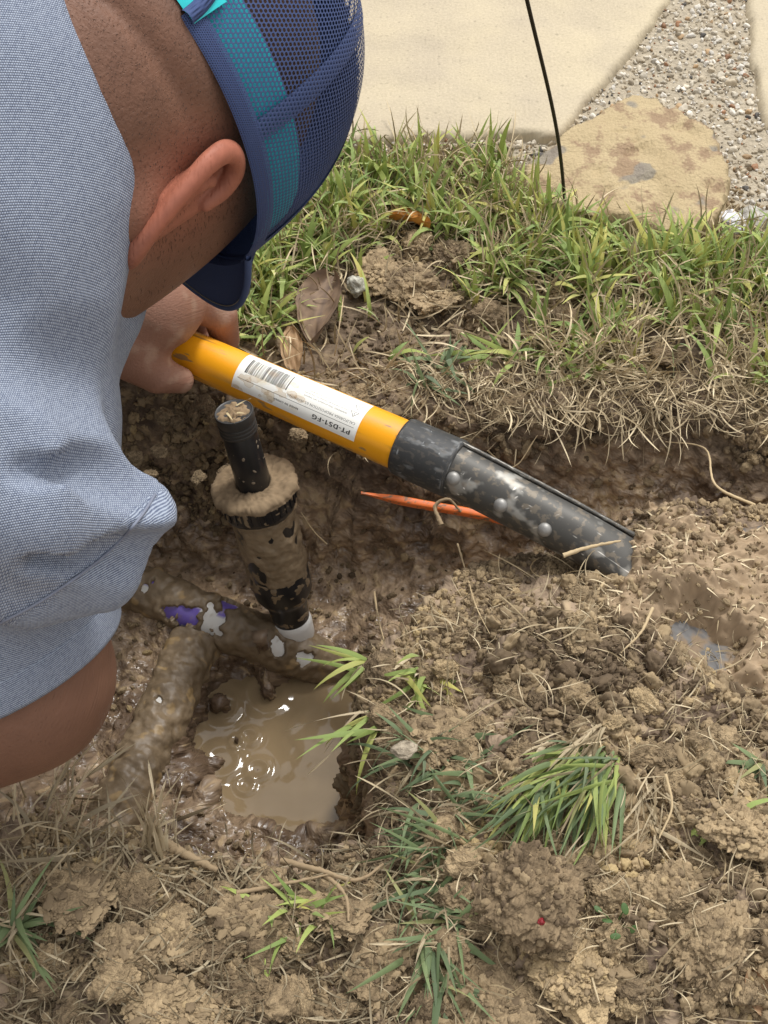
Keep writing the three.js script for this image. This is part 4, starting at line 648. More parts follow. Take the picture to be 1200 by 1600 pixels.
// tufts and roots one can point at
function blades(list, name, label, group_, cat = 'grass', base = null) { // list of [pos, quat, width, length, variant, color]
  const gs = list.map(([p, q, w, L, k, c]) => { const g = (k < 0 ? STRAWS[-k - 1] : BLADES[k]).clone(); g.applyMatrix4(M4(p, q, V(w, L, L))); const n = g.attributes.position.count, col = new Float32Array(n * 3); for (let i = 0; i < n; i++) col.set([c.r, c.g, c.b], i * 3); g.setAttribute('color', new THREE.BufferAttribute(col, 3)); return g; });
  const o = mesh(name, mergeGeometries(gs), tuftMat()); return tag(o, label, cat, group_);
}
function tuftMat() { return tuftMat.m ??= new THREE.MeshPhysicalMaterial({ color: 0xffffff, vertexColors: true, roughness: 0.7, transmission: 0.25, thickness: 0, side: THREE.DoubleSide }); }
function tuft(spots, n, len, col, yaw, spread, lean, label, strawShare = 0.15, wid = [0.002, 0.0042]) {
  const L = []; for (let k = 0; k < n; k++) { const s = spots[Math.floor(rnd(spots.length))], u = s[0] + rnd(-1, 1) * s[2], v = s[1] + rnd(-1, 1) * s[2]; let p = P(u, v, 0.02); for (let i = 0; i < 3; i++) p = P(u, v, groundAt(p.x, p.z)); p.y = groundAt(p.x, p.z) + 0.002;
    const st = rnd() < strawShare; L.push([p, bladeQ(yaw + rnd(-1, 1) * spread, rnd(...lean), rnd(-0.7, 0.7)), rnd(...wid) * (st ? 0.5 : 1), rnd(...len), st ? -1 - Math.floor(rnd(3)) : Math.floor(rnd(5)), st ? straw() : col()]); }
  return blades(L, 'grass_tuft', label, 'uprooted tufts of grass');
}
const yawTo = (u0, v0, u1, v1) => { const a = P(u0, v0), b = P(u1, v1); return Math.atan2(b.x - a.x, b.z - a.z); };
tuft([[915, 1195, 35], [870, 1215, 30], [950, 1200, 25]], 210, [0.03, 0.075], () => rnd() < 0.5 ? green().multiplyScalar(0.8) : darkGreen(), yawTo(930, 1180, 830, 1320), 0.5, [0.7, 1.4], 'bright green tuft lying in the middle of the soil heap', 0.14, [0.0016, 0.0034]);
tuft([[930, 1140, 20], [870, 1180, 25]], 46, [0.03, 0.06], straw, yawTo(930, 1130, 780, 1270), 0.35, [0.8, 1.4], 'sheaf of pale dead grass lying across the bright green tuft', 0.8, [0.002, 0.0035]);
tuft([[665, 1180, 25], [690, 1240, 35], [700, 1300, 30], [680, 1350, 35], [665, 1420, 35]], 180, [0.02, 0.065], darkGreen, yawTo(660, 1150, 640, 1350), 2.2, [0.3, 1.5], 'long dark green clump hanging over the right bank of the pool', 0.4, [0.0014, 0.0032]);
tuft([[700, 1180, 45], [680, 1350, 40], [690, 1450, 30]], 70, [0.02, 0.06], darkGreen, 0.3, 2, [0.6, 1.5], 'dark wilted grass pressed under the flat clay lump', 0.35);
tuft([[640, 1040, 18], [660, 1060, 15]], 22, [0.03, 0.05], green, yawTo(650, 1040, 640, 1120), 1.6, [0.5, 1.4], 'small green tuft at the top of the bank beside the sprinkler', 0.2);
tuft([[575, 1035, 2]], 9, [0.03, 0.055], green, yawTo(540, 1040, 440, 1080), 0.7, [0.7, 1.3], 'few pale blades leaning over the back of the pool', 0.3);
tuft([[590, 1150, 10], [575, 1130, 8]], 9, [0.04, 0.065], green, yawTo(560, 1140, 490, 1230), 0.7, [0.7, 1.5], 'green blades leaning out over the right side of the pool', 0.1);
tuft([[470, 1430, 25], [510, 1440, 25], [440, 1440, 25]], 60, [0.018, 0.04], green, 0, 2.5, [0.3, 1.3], 'short green tuft in the trodden mud below the pool', 0.45);
tuft([[22, 1450, 12], [22, 1462, 12], [26, 1442, 12]], 70, [0.03, 0.06], darkGreen, 0.6, 2.5, [0.5, 1.4], 'muddy green and straw tuft at the left bottom edge', 0.55);
tuft([[100, 1280, 70], [60, 1300, 60], [230, 1310, 50]], 90, [0.03, 0.07], () => straw().multiplyScalar(0.6), 1.2, 2.5, [0.4, 1.45], 'dead brown grass on the near edge below the arm', 0.8, [0.0015, 0.003]);
tuft([[255, 1335, 14], [235, 1328, 12]], 20, [0.03, 0.06], straw, 3.1, 0.8, [0.0, 0.5], 'upright dead stems at the near edge beside the pipe', 1, [0.0025, 0.005]);
tuft([[690, 570, 14], [670, 600, 14]], 26, [0.02, 0.05], darkGreen, 0.2, 2.8, [0.6, 1.5], 'spreading green runner on the bank above the black collar', 0.15);
tuft([[760, 555, 10], [800, 565, 10]], 20, [0.03, 0.055], green, 0.4, 2.6, [0.6, 1.5], 'spreading green runner beside the lawn edge below the wire stake', 0.15);
tuft([[860, 560, 25], [920, 570, 25]], 40, [0.02, 0.05], green, 0.4, 2, [0.4, 1.5], 'green tuft hanging from the broken lawn edge', 0.4);
tuft([[1140, 1300, 8], [1090, 1330, 10]], 9, [0.03, 0.06], green, yawTo(1080, 1330, 1180, 1240), 0.8, [0.8, 1.4], 'thin green stem beside the pale rounded lump', 0.2);
tuft([[1020, 1230, 25], [1010, 1300, 22]], 34, [0.03, 0.06], straw, yawTo(1000, 1200, 1010, 1330), 0.9, [0.8, 1.5], 'dead grass strands right of the bright green tuft', 0.85, [0.0015, 0.003]);
tuft([[690, 1520, 20], [660, 1480, 20]], 26, [0.03, 0.06], darkGreen, 0.2, 1.6, [0.6, 1.5], 'dark grass ends between the bottom clay lumps', 0.3);
tuft([[1190, 1200, 10]], 10, [0.02, 0.035], darkGreen, -1, 1, [0.5, 1.3], 'few green blades at the right edge of the heap', 0.1);
tuft([[350, 560, 12], [420, 520, 14], [430, 470, 14]], 30, [0.03, 0.055], green, 0.2, 1.5, [0.3, 1.1], 'green blades in front of the hand and the cap bill', 0.2);
{ // clover seedling
  const c = group('clover_seedling', (() => { let p = P(962, 1445, 0.03); for (let k = 0; k < 3; k++) p = P(962, 1445, groundAt(p.x, p.z)); return p; })()); tag(c, 'tiny round leaved seedling between the clay lumps', 'seedling');
  const lg = new THREE.SphereGeometry(1, 14, 8); lg.scale(1, 0.12, 0.6); const lm = new THREE.MeshPhysicalMaterial({ color: rgb(0.05, 0.10, 0.02), roughness: 0.6 });
  for (const [x, y, z, r] of [[-0.006, 0.010, 0.002, 0.003], [0.004, 0.012, -0.004, 0.0034], [0.008, 0.008, 0.006, 0.0026], [-0.002, 0.008, 0.010, 0.003], [-0.010, 0.007, -0.006, 0.0026]]) { const l = mesh('leaf', lg, lm, c); l.position.set(x, y, z); l.scale.setScalar(r); l.rotation.set(rnd(-0.5, 0.5), rnd(6), rnd(-0.5, 0.5)); mesh('stem', tubeGeo([V(0, -0.004, 0), V(x * 0.5, y * 0.6, z * 0.5), V(x, y, z)], 0.0004, 8, 5), lm, c); }
}
{ // roots and dead stems
  const rm = new THREE.MeshStandardMaterial({ color: rgb(0.5, 0.38, 0.22), roughness: 0.9 }), dm = new THREE.MeshStandardMaterial({ color: rgb(0.33, 0.24, 0.14), roughness: 0.9 });
  const root = (pts, r, m, label) => { const q = pts.map(([u, v, y]) => P(u, v, y)), o = mesh('root', tubeGeo(q.map(p => p.clone().sub(q[0])), s => r * (1 - 0.6 * s), 40, 6, (s, a, p) => r * 0.35 * n3(p.x * 400, p.y * 400, p.z * 400)), m); o.position.copy(q[0]); return tag(o, label, 'root', 'exposed roots'); };
  root([[1180, 790, 0.0], [1120, 760, 0.0], [1100, 700, -0.01], [1040, 690, -0.02]], 0.0012, rm, 'pale root curling along the right end of the trench');
  root([[880, 868, 0.062], [920, 855, 0.064], [970, 845, 0.066]], 0.0016, rm, 'straw stalk lying over the tip of the socket');
  root([[715, 850, -0.02], [730, 900, 0.0], [745, 950, 0.02], [765, 990, 0.03]], 0.0007, rm, 'thin white root rising from the mud left of the heap');
  root([[690, 700, -0.03], [740, 690, -0.02], [800, 730, -0.03], [840, 680, -0.01]], 0.0009, rm, 'root crossing the trench wall behind the socket');
  root([[440, 1345, 0.01], [500, 1360, 0.022], [560, 1375, 0.026], [600, 1350, 0.03]], 0.0022, dm, 'muddy runner stem lying along the near rim of the pool');
  root([[500, 1360, 0.02], [540, 1400, 0.026], [545, 1440, 0.026]], 0.0018, dm, 'branching muddy stem under the runner stem');
  root([[370, 1395, 0.02], [450, 1380, 0.022], [520, 1365, 0.024]], 0.0016, dm, 'muddy stem crossing the dead grass in front of the pool');
  root([[240, 1310, 0.0], [290, 1335, 0.012], [340, 1360, 0.01]], 0.0045, dm, 'thick mud smeared stick at the near rim');
  root([[585, 925, -0.11], [590, 960, -0.08], [600, 1000, -0.03]], 0.0009, rm, 'crumbly root standing in the mud right of the sprinkler');
  root([[510, 850, -0.1], [490, 830, -0.085], [470, 800, -0.07]], 0.0008, rm, 'straw sticking in mud beside the sprinkler body');
  root([[1040, 1210, 0.06], [1050, 1260, 0.055], [1030, 1310, 0.05]], 0.001, rm, 'long pale root on the heap below the blade');
  root([[960, 890, 0.03], [930, 930, 0.035], [900, 990, 0.04]], 0.0012, rm, 'dry stalk leaning on the heap below the socket');
  root([[1020, 950, 0.05], [1000, 990, 0.05], [970, 1020, 0.045]], 0.0012, rm, 'dry stalk lying beside the edge of the blade');
  root([[690, 820, -0.05], [680, 790, -0.045], [700, 780, -0.04], [720, 800, -0.05]], 0.0018, dm, 'small forked root on the orange strip');
}
console.log('objects');

// ------------------------------------------------------------------ person
// smooth fields meshed with surface nets
const smin = (a, b, k) => { const h = Math.max(k - Math.abs(a - b), 0) / k; return Math.min(a, b) - h * h * k * 0.25; };
const smax = (a, b, k) => -smin(-a, -b, k);
function cap(p, a, b, ra, rb) { // tapered capsule
  const bx = b.x - a.x, by = b.y - a.y, bz = b.z - a.z, px = p.x - a.x, py = p.y - a.y, pz = p.z - a.z, t = clamp((px * bx + py * by + pz * bz) / (bx * bx + by * by + bz * bz + 1e-12));
  return Math.hypot(px - bx * t, py - by * t, pz - bz * t) - mix(ra, rb, t);
}
function ell(p, c, rx, ry, rz) { const x = p.x - c.x, y = p.y - c.y, z = p.z - c.z, k0 = Math.hypot(x / rx, y / ry, z / rz), k1 = Math.hypot(x / (rx * rx), y / (ry * ry), z / (rz * rz)); return k1 < 1e-9 ? -Math.min(rx, ry, rz) : k0 * (k0 - 1) / k1; }
function nets(lo, hi, h, f) {
  const nx = Math.ceil((hi.x - lo.x) / h) + 1, ny = Math.ceil((hi.y - lo.y) / h) + 1, nz = Math.ceil((hi.z - lo.z) / h) + 1, F = new Float32Array(nx * ny * nz), p = V();
  for (let k = 0; k < nz; k++) for (let j = 0; j < ny; j++) for (let i = 0; i < nx;) { // skip ahead where the surface is far
    p.set(lo.x + i * h, lo.y + j * h, lo.z + k * h); const d = f(p); const o = (k * ny + j) * nx; let m = Math.max(1, Math.floor((Math.abs(d) * 0.45) / h)); for (let q = 0; q < m && i < nx; q++, i++) F[o + i] = d;
  }
  const id = new Int32Array(nx * ny * nz).fill(-1), pos = [], idx = [];
  const C = [[0, 0, 0], [1, 0, 0], [0, 1, 0], [1, 1, 0], [0, 0, 1], [1, 0, 1], [0, 1, 1], [1, 1, 1]], E = [[0, 1], [2, 3], [4, 5], [6, 7], [0, 2], [1, 3], [4, 6], [5, 7], [0, 4], [1, 5], [2, 6], [3, 7]];
  const at_ = (i, j, k) => (k * ny + j) * nx + i;
  for (let k = 0; k < nz - 1; k++) for (let j = 0; j < ny - 1; j++) for (let i = 0; i < nx - 1; i++) {
    const v = C.map(c => F[at_(i + c[0], j + c[1], k + c[2])]); let s = 0; for (const x of v) if (x < 0) s++; if (s === 0 || s === 8) continue;
    let x = 0, y = 0, z = 0, n = 0;
    for (const [a, b] of E) if ((v[a] < 0) !== (v[b] < 0)) { const t = v[a] / (v[a] - v[b]); x += C[a][0] + (C[b][0] - C[a][0]) * t; y += C[a][1] + (C[b][1] - C[a][1]) * t; z += C[a][2] + (C[b][2] - C[a][2]) * t; n++; }
    id[at_(i, j, k)] = pos.length / 3; pos.push(lo.x + (i + x / n) * h, lo.y + (j + y / n) * h, lo.z + (k + z / n) * h);
  }
  const quad = (a, b, c, d, flip) => { if (a < 0 || b < 0 || c < 0 || d < 0) return; flip ? idx.push(a, c, b, a, d, c) : idx.push(a, b, c, a, c, d); };
  for (let k = 1; k < nz - 1; k++) for (let j = 1; j < ny - 1; j++) for (let i = 1; i < nx - 1; i++) {
    const a = F[at_(i, j, k)] < 0;
    if (a !== F[at_(i + 1, j, k)] < 0) quad(id[at_(i, j - 1, k - 1)], id[at_(i, j, k - 1)], id[at_(i, j, k)], id[at_(i, j - 1, k)], !a);
    if (a !== F[at_(i, j + 1, k)] < 0) quad(id[at_(i - 1, j, k - 1)], id[at_(i, j, k - 1)], id[at_(i, j, k)], id[at_(i - 1, j, k)], a);
    if (a !== F[at_(i, j, k + 1)] < 0) quad(id[at_(i - 1, j - 1, k)], id[at_(i, j - 1, k)], id[at_(i, j, k)], id[at_(i - 1, j, k)], !a);
  }
  // settle on the surface, normals from the field
  const nor = new Float32Array(pos.length), e = h * 0.35;
  for (let i = 0; i < pos.length; i += 3) {
    for (let it = 0; it < 2; it++) {
      p.set(pos[i], pos[i + 1], pos[i + 2]); const d = f(p); p.x += e; const dx = f(p); p.x -= e; p.y += e; const dy = f(p); p.y -= e; p.z += e; const dz = f(p); p.z -= e;
      let gx = dx - d, gy = dy - d, gz = dz - d; const L = Math.hypot(gx, gy, gz) || 1; gx /= L; gy /= L; gz /= L; nor[i] = gx; nor[i + 1] = gy; nor[i + 2] = gz;
      if (it === 0) { const s = clamp(d * 0.8, -h * 0.5, h * 0.5); pos[i] -= gx * s; pos[i + 1] -= gy * s; pos[i + 2] -= gz * s; }
    }
  }
  return { pos, nor, idx };
}
function geoOf({ pos, nor, idx }, uvf, colf) {
  const n = pos.length / 3, uv = new Float32Array(n * 2), col = colf ? new Float32Array(n * 3) : null, p = V(), m = V();
  for (let i = 0; i < n; i++) { p.set(pos[i * 3], pos[i * 3 + 1], pos[i * 3 + 2]); m.set(nor[i * 3], nor[i * 3 + 1], nor[i * 3 + 2]); uv.set(uvf(p, m), i * 2); if (col) col.set(colf(p, m), i * 3); }
  const g = new THREE.BufferGeometry(); g.setAttribute('position', new THREE.Float32BufferAttribute(pos, 3)); g.setAttribute('normal', new THREE.Float32BufferAttribute(nor, 3)); g.setAttribute('uv', new THREE.BufferAttribute(uv, 2)); if (col) g.setAttribute('color', new THREE.BufferAttribute(col, 3)); g.setIndex(idx); return g;
}
const person = group('person', V(-0.6, 0, 0.05)); tag(person, 'person in a grey blue shirt and navy mesh cap bending over the hole', 'person');
const toPerson = g => (g.translate(0.6, 0, -0.05), g);
// head axes
const imgV = (x, y, z) => V(x, 0, 0).addScaledVector(SU, y).addScaledVector(SF, -z);
const hUp = imgV(0.70, 0.62, -0.35).normalize(), hF0 = imgV(0.04, -0.525, -0.85), hF = hF0.clone().addScaledVector(hUp, -hF0.dot(hUp)).normalize(), hX = V().crossVectors(hUp, hF);
const HM = new THREE.Matrix4().makeBasis(hX, hUp, hF); HM.setPosition(at(308, 320, 0.735).sub(V(-0.078, 0, -0.008).applyMatrix4(HM)));
const HI = HM.clone().invert(), hl = V();
const toHead = p => hl.copy(p).applyMatrix4(HI), fromHead = (x, y, z) => V(x, y, z).applyMatrix4(HM);
// joints
const J = { neck: at(-40, 250, 0.77), chest: at(-215, 360, 0.83), hip: V(-0.72, 0.42, 0.06), rSh: at(-75, 700, 0.765), rEl: at(22, 1055, 0.815), rWr: V(-0.36, 0.06, 0.30), lSh: at(-210, 150, 0.93), lEl: V(-0.36, 0.17, -0.24), lWr: at(185, 450, 1.085) };
const hc = { cran: V(0, 0.042, -0.012), occ: V(0, 0.0, -0.045), face: V(0, -0.02, 0.035) };
const jawL = V(0.050, -0.052, 0.012), jawR = V(-0.050, -0.052, 0.012), chin = V(0, -0.098, 0.07), nk0 = V(0, -0.015, -0.034), nk1 = V(0, -0.12, -0.055), n0 = V(0, 0.012, 0.092), n1 = V(0, -0.03, 0.112);
function headLocal(q) {
  let d = ell(q, hc.cran, 0.075, 0.088, 0.095); d = smin(d, ell(q, hc.occ, 0.062, 0.06, 0.052), 0.04); d = smin(d, ell(q, hc.face, 0.063, 0.088, 0.058), 0.03);
  d = smin(d, cap(q, jawR, chin, 0.018, 0.021), 0.03); d = smin(d, cap(q, jawL, chin, 0.018, 0.021), 0.03);
  d = smin(d, cap(q, n0, n1, 0.007, 0.014), 0.014); d = smin(d, cap(q, V(-0.028, 0.03, 0.083), V(0.028, 0.03, 0.083), 0.009, 0.009), 0.012); d = smin(d, cap(q, V(-0.014, -0.062, 0.096), V(0.014, -0.062, 0.096), 0.007, 0.007), 0.01);
  d = smax(d, -(cap(q, V(-0.032, 0.012, 0.094), V(-0.031, 0.012, 0.095), 0.010, 0.010)), 0.01); d = smax(d, -(cap(q, V(0.032, 0.012, 0.094), V(0.031, 0.012, 0.095), 0.010, 0.010)), 0.01);
  d = smin(d, cap(q, nk0, nk1, 0.060, 0.066), 0.035);
  d = smin(d, ell(q, V(-0.066, -0.03, -0.022), 0.016, 0.02, 0.014), 0.02); // mastoid
  // folds of the nape
  if (q.z < -0.03) { const y = q.y + 0.002 + 0.15 * q.x; d += 0.0026 * Math.exp(-((y / 0.005) ** 2)) * sstep(-0.03, -0.07, q.z) - 0.0025 * Math.exp(-(((y - 0.014) / 0.01) ** 2)) * sstep(-0.03, -0.07, q.z); }
  return d;
}
const nkW0 = fromHead(0, -0.1, -0.05);
const torsoBody = p => { let d = cap(p, J.chest, J.hip, 0.115, 0.12); d = smin(d, cap(p, nkW0, J.chest, 0.058, 0.08), 0.04); return d; };
const fullBody = p => {
  let d = torsoBody(p);
  d = smin(d, cap(p, J.rSh, J.rEl, 0.056, 0.0475), 0.04); d = smin(d, cap(p, J.rEl, J.rWr, 0.0475, 0.029), 0.02); d = smin(d, cap(p, J.lSh, J.lEl, 0.055, 0.045), 0.04); d = smin(d, cap(p, J.lEl, J.lWr, 0.044, 0.031), 0.02);
  d = smin(d, cap(p, J.rWr, V(-0.40, 0.03, 0.31), 0.03, 0.028), 0.02); return d;
};
// skin colour: brown, redder on the ear
const skin = (p, red = 0) => { const t = 1 + 0.3 * fbm(p.x * 30, p.y * 30, p.z * 30, 3) + 0.12 * n3(p.x * 260, p.y * 260, p.z * 260); return [mix(0.172, 0.40, red) * t, mix(0.086, 0.142, red) * t, mix(0.054, 0.088, red) * t]; };
{
  const parts = [];
  // head and neck
  const c = fromHead(0, -0.01, -0.005), R0 = 0.19;
  const fh = p => smin(headLocal(toHead(p)), torsoBody(p), 0.04);
  const hb = nets(c.clone().addScalar(-R0), c.clone().addScalar(R0), 0.003, fh);
  parts.push(geoOf(hb, p => { const q = toHead(p); return [Math.atan2(q.x, q.z + 0.0001) * 0.08 / 0.06, q.y / 0.06]; }, p => { const q = toHead(p), e = Math.hypot(q.x + 0.082, q.y + 0.004, (q.z + 0.014) * 0.9); const hr = sstep(0.012, 0.04, q.y) * sstep(0.075, 0.05, q.z) * 0.6; return skin(p, 0.35 * (1 - sstep(0.02, 0.05, e))).map((v, i) => mix(v, [0.03, 0.025, 0.024][i], hr)); }));
  console.log('head', hb.pos.length / 3);
  // right ear, in axes of its own
  const E0 = V(-0.073, -0.010, -0.002), eu = V(-0.08, 0.99, -0.06).normalize(), ew0 = V(-0.36, -0.1, -0.93), ew = ew0.addScaledVector(eu, -ew0.dot(eu)).normalize(), en = V().crossVectors(eu, ew); // en: towards the back of the ear or the front
  const EM = new THREE.Matrix4().makeBasis(eu, ew, en).scale(V(0.98, 1.26, 1.15)).setPosition(E0), WM = HM.clone().multiply(EM);
  const rim0 = [[0.016, 0.001], [0.027, 0.003], [0.0345, 0.010], [0.035, 0.019], [0.029, 0.027], [0.018, 0.0305], [0.006, 0.029], [-0.006, 0.0255], [-0.016, 0.020], [-0.024, 0.0145], [-0.030, 0.009], [-0.031, 0.003]];
  const rimR0 = [0.0030, 0.0038, 0.0044, 0.0046, 0.0044, 0.0042, 0.004, 0.0038, 0.0038, 0.0046, 0.0054, 0.0048], rcv = new THREE.CatmullRomCurve3(rim0.map((p, i) => V(p[0], p[1], rimR0[i]))), rps = rcv.getPoints(90), rim = rps.map(p => [p.x, p.y]), rimR = rps.map(p => p.z), anti = [[0.020, 0.014], [0.012, 0.0195], [0.002, 0.0195], [-0.008, 0.016], [-0.015, 0.010]];
  const pl = [[0.02, -0.004], ...rim, [-0.03, -0.004]], sgn = 1;
  const EARTW = 5; const dish = (u, w) => -0.0045 * Math.sin(clamp(w / 0.03) * Math.PI) + 0.0;
  const fe = q => { // q.x up the ear, q.y out to the rim, q.z across
    q = V(q.x, q.y, q.z + EARTW * q.x * q.y); const z = q.z * sgn - dish(q.x, q.y); let d = smax(polySD(q.x, q.y, pl), Math.abs(z) - 0.0019, 0.002);
    let h = 1; for (let i = 0; i + 1 < rim.length; i++) h = Math.min(h, cap(q, V(rim[i][0], rim[i][1], sgn * 0.0022), V(rim[i + 1][0], rim[i + 1][1], sgn * 0.0022), rimR[i], rimR[i + 1])); d = smin(d, h, 0.002);
    for (let i = 0; i + 1 < anti.length; i++) d = smin(d, cap(q, V(anti[i][0], anti[i][1], sgn * 0.0008), V(anti[i + 1][0], anti[i + 1][1], sgn * 0.0008), 0.0032, 0.0032), 0.003);
    d = smin(d, ell(q, V(-0.001, 0.012, sgn * -0.0095), 0.017, 0.012, 0.0095), 0.004);
    return d;
  };
  const eb = nets(V(-0.045, -0.012, -0.022), V(0.047, 0.042, 0.016), 0.0011, fe);
  const eg = geoOf(eb, p => [(p.x + p.z * 0.8) / 0.09, (p.y + p.z * 0.8) / 0.09], p => { const w = p.clone().applyMatrix4(WM); return skin(w, clamp(0.65 + 0.35 * sstep(0.012, 0.026, p.y))); }); eg.applyMatrix4(WM); parts.push(eg);
  // hand on the shaft
  const g3 = (u, v, t) => at(u, v, t);
  const sd = SH_C.clone().sub(SH_A).normalize();
  const ch = [
    [[175, 445, 1.075, 0.032], [235, 470, 1.085, 0.030], [262, 470, 1.10, 0.027]], // wrist into the back of the hand
    [[225, 500, 1.09, 0.027], [210, 530, 1.09, 0.021]],
    [[262, 462, 1.105, 0.022], [300, 462, 1.115, 0.0175], [344, 492, 1.125, 0.0125], [352, 530, 1.15, 0.0105], [320, 565, 1.168, 0.009]], // first finger along the far side, curling under
    [[250, 450, 1.13, 0.018], [300, 490, 1.155, 0.0125], [318, 540, 1.172, 0.011], [290, 572, 1.178, 0.009]],
    [[230, 445, 1.145, 0.017], [268, 490, 1.175, 0.012], [284, 540, 1.19, 0.0105], [256, 570, 1.19, 0.009]],
    [[210, 445, 1.155, 0.015], [236, 490, 1.185, 0.011], [248, 530, 1.198, 0.0095], [226, 556, 1.198, 0.008]],
    [[200, 525, 1.085, 0.019], [208, 560, 1.09, 0.0165], [246, 585, 1.10, 0.0135], [282, 594, 1.112, 0.0095]], // thumb on the near side
  ].map(q => q.map(([u, v, t, r]) => [g3(u, v, t), r]));
  const fhand = p => {
    let d = 1; for (let i = 0; i < ch.length; i++) { let c = 1; const q = ch[i]; for (let k = 0; k + 1 < q.length; k++) c = Math.min(c, cap(p, q[k][0], q[k + 1][0], q[k][1], q[k + 1][1])); d = smin(d, c, i < 2 ? 0.02 : i === 6 ? 0.012 : 0.005); }
    const a = p.clone().sub(SH_C), x = a.dot(sd), rr = a.addScaledVector(sd, -x).length(); return smax(d, 0.0160 + 0.0004 - rr, 0.003);
  };
  const hcn = g3(260, 510, 1.12), hh = V(0.095, 0.085, 0.085), hbd = nets(hcn.clone().sub(hh), hcn.clone().add(hh), 0.0021, fhand);
  parts.push(geoOf(hbd, p => [(p.x + p.z * 0.5) / 0.06, (p.y - p.z * 0.7) / 0.06], p => { const t = 1 + 0.2 * fbm(p.x * 50, p.y * 50, p.z * 50, 3), dust = sstep(0.05, 0.35, fbm(p.x * 60 + 4, p.y * 60, p.z * 60, 4)) * 0.5; return [mix(0.28 * t, 0.42, dust), mix(0.142 * t, 0.28, dust), mix(0.095 * t, 0.2, dust)]; }));
  // arms and trunk
  const bb = nets(V(-0.94, -0.04, -0.40), V(-0.06, 0.66, 0.42), 0.008, fullBody);
  parts.push(geoOf(bb, p => [(p.x + p.z * 0.3) / 0.06, (p.y + p.z * 0.6) / 0.06], p => skin(p, 0.0)));
  const pores = tex(512, 512, (i, j, o) => { const x = i / 512 * 30, y = j / 512 * 30; o[0] = o[1] = o[2] = 140 + 110 * fbm(x * 1.2, 1, y * 1.2, 3) - 90 * sstep(0.35, 0.6, n3(x * 2.4, 5, y * 2.4)); }, false, THREE.MirroredRepeatWrapping);
  const sm = new THREE.MeshPhysicalMaterial({ color: 0xffffff, vertexColors: true, roughness: 0.56, bumpMap: pores, bumpScale: 0.0006, specularIntensity: 0.6, sheen: 0.15, sheenRoughness: 0.6, sheenColor: rgb(0.5, 0.3, 0.2) });
  const body = mesh('body', toPerson(mergeGeometries(parts)), sm, person);
  // cropped hair: short stubs over the back of the head
  const ms = [], cs = [], P3 = hb.pos, N3 = hb.nor, hg = new THREE.ConeGeometry(1, 1, 3, 1, true); hg.translate(0, 0.5, 0); const q4 = new THREE.Quaternion(), nn = V(), pp = V();
  for (let k = 0; k < 60000; k++) { const i = Math.floor(rnd(P3.length / 3)) * 3; pp.set(P3[i], P3[i + 1], P3[i + 2]); const q = toHead(pp).clone(); nn.set(N3[i], N3[i + 1], N3[i + 2]);
    const line = -0.022 + 0.012 * n3(q.x * 40, 1, q.z * 40), dens = q.z < 0.02 ? sstep(line - 0.035, line + 0.015, q.y) * 0.85 + 0.03 : sstep(-0.05, -0.03, q.y) * sstep(0.055, 0.03, q.z) * 0.25; if (q.y < -0.09 || q.z > 0.06 || rnd() > dens) continue;
    const tilt = hUp.clone().multiplyScalar(-0.9).add(nn).normalize(); q4.setFromUnitVectors(up, tilt); pp.add(V(rnd(-1, 1), rnd(-1, 1), rnd(-1, 1)).multiplyScalar(0.0016)).add(V(0.6, 0, -0.05)); const L = rnd(0.0012, 0.0026);
    ms.push(M4(pp.clone(), q4.clone(), V(0.00013, L, 0.00013))); }
  const hair = stuff('hair', hg, new THREE.MeshStandardMaterial({ color: rgb(0.02, 0.015, 0.012), roughness: 0.7 }), ms, null, person); hair.userData.label = 'closely cropped dark hair';
}
console.log('body');
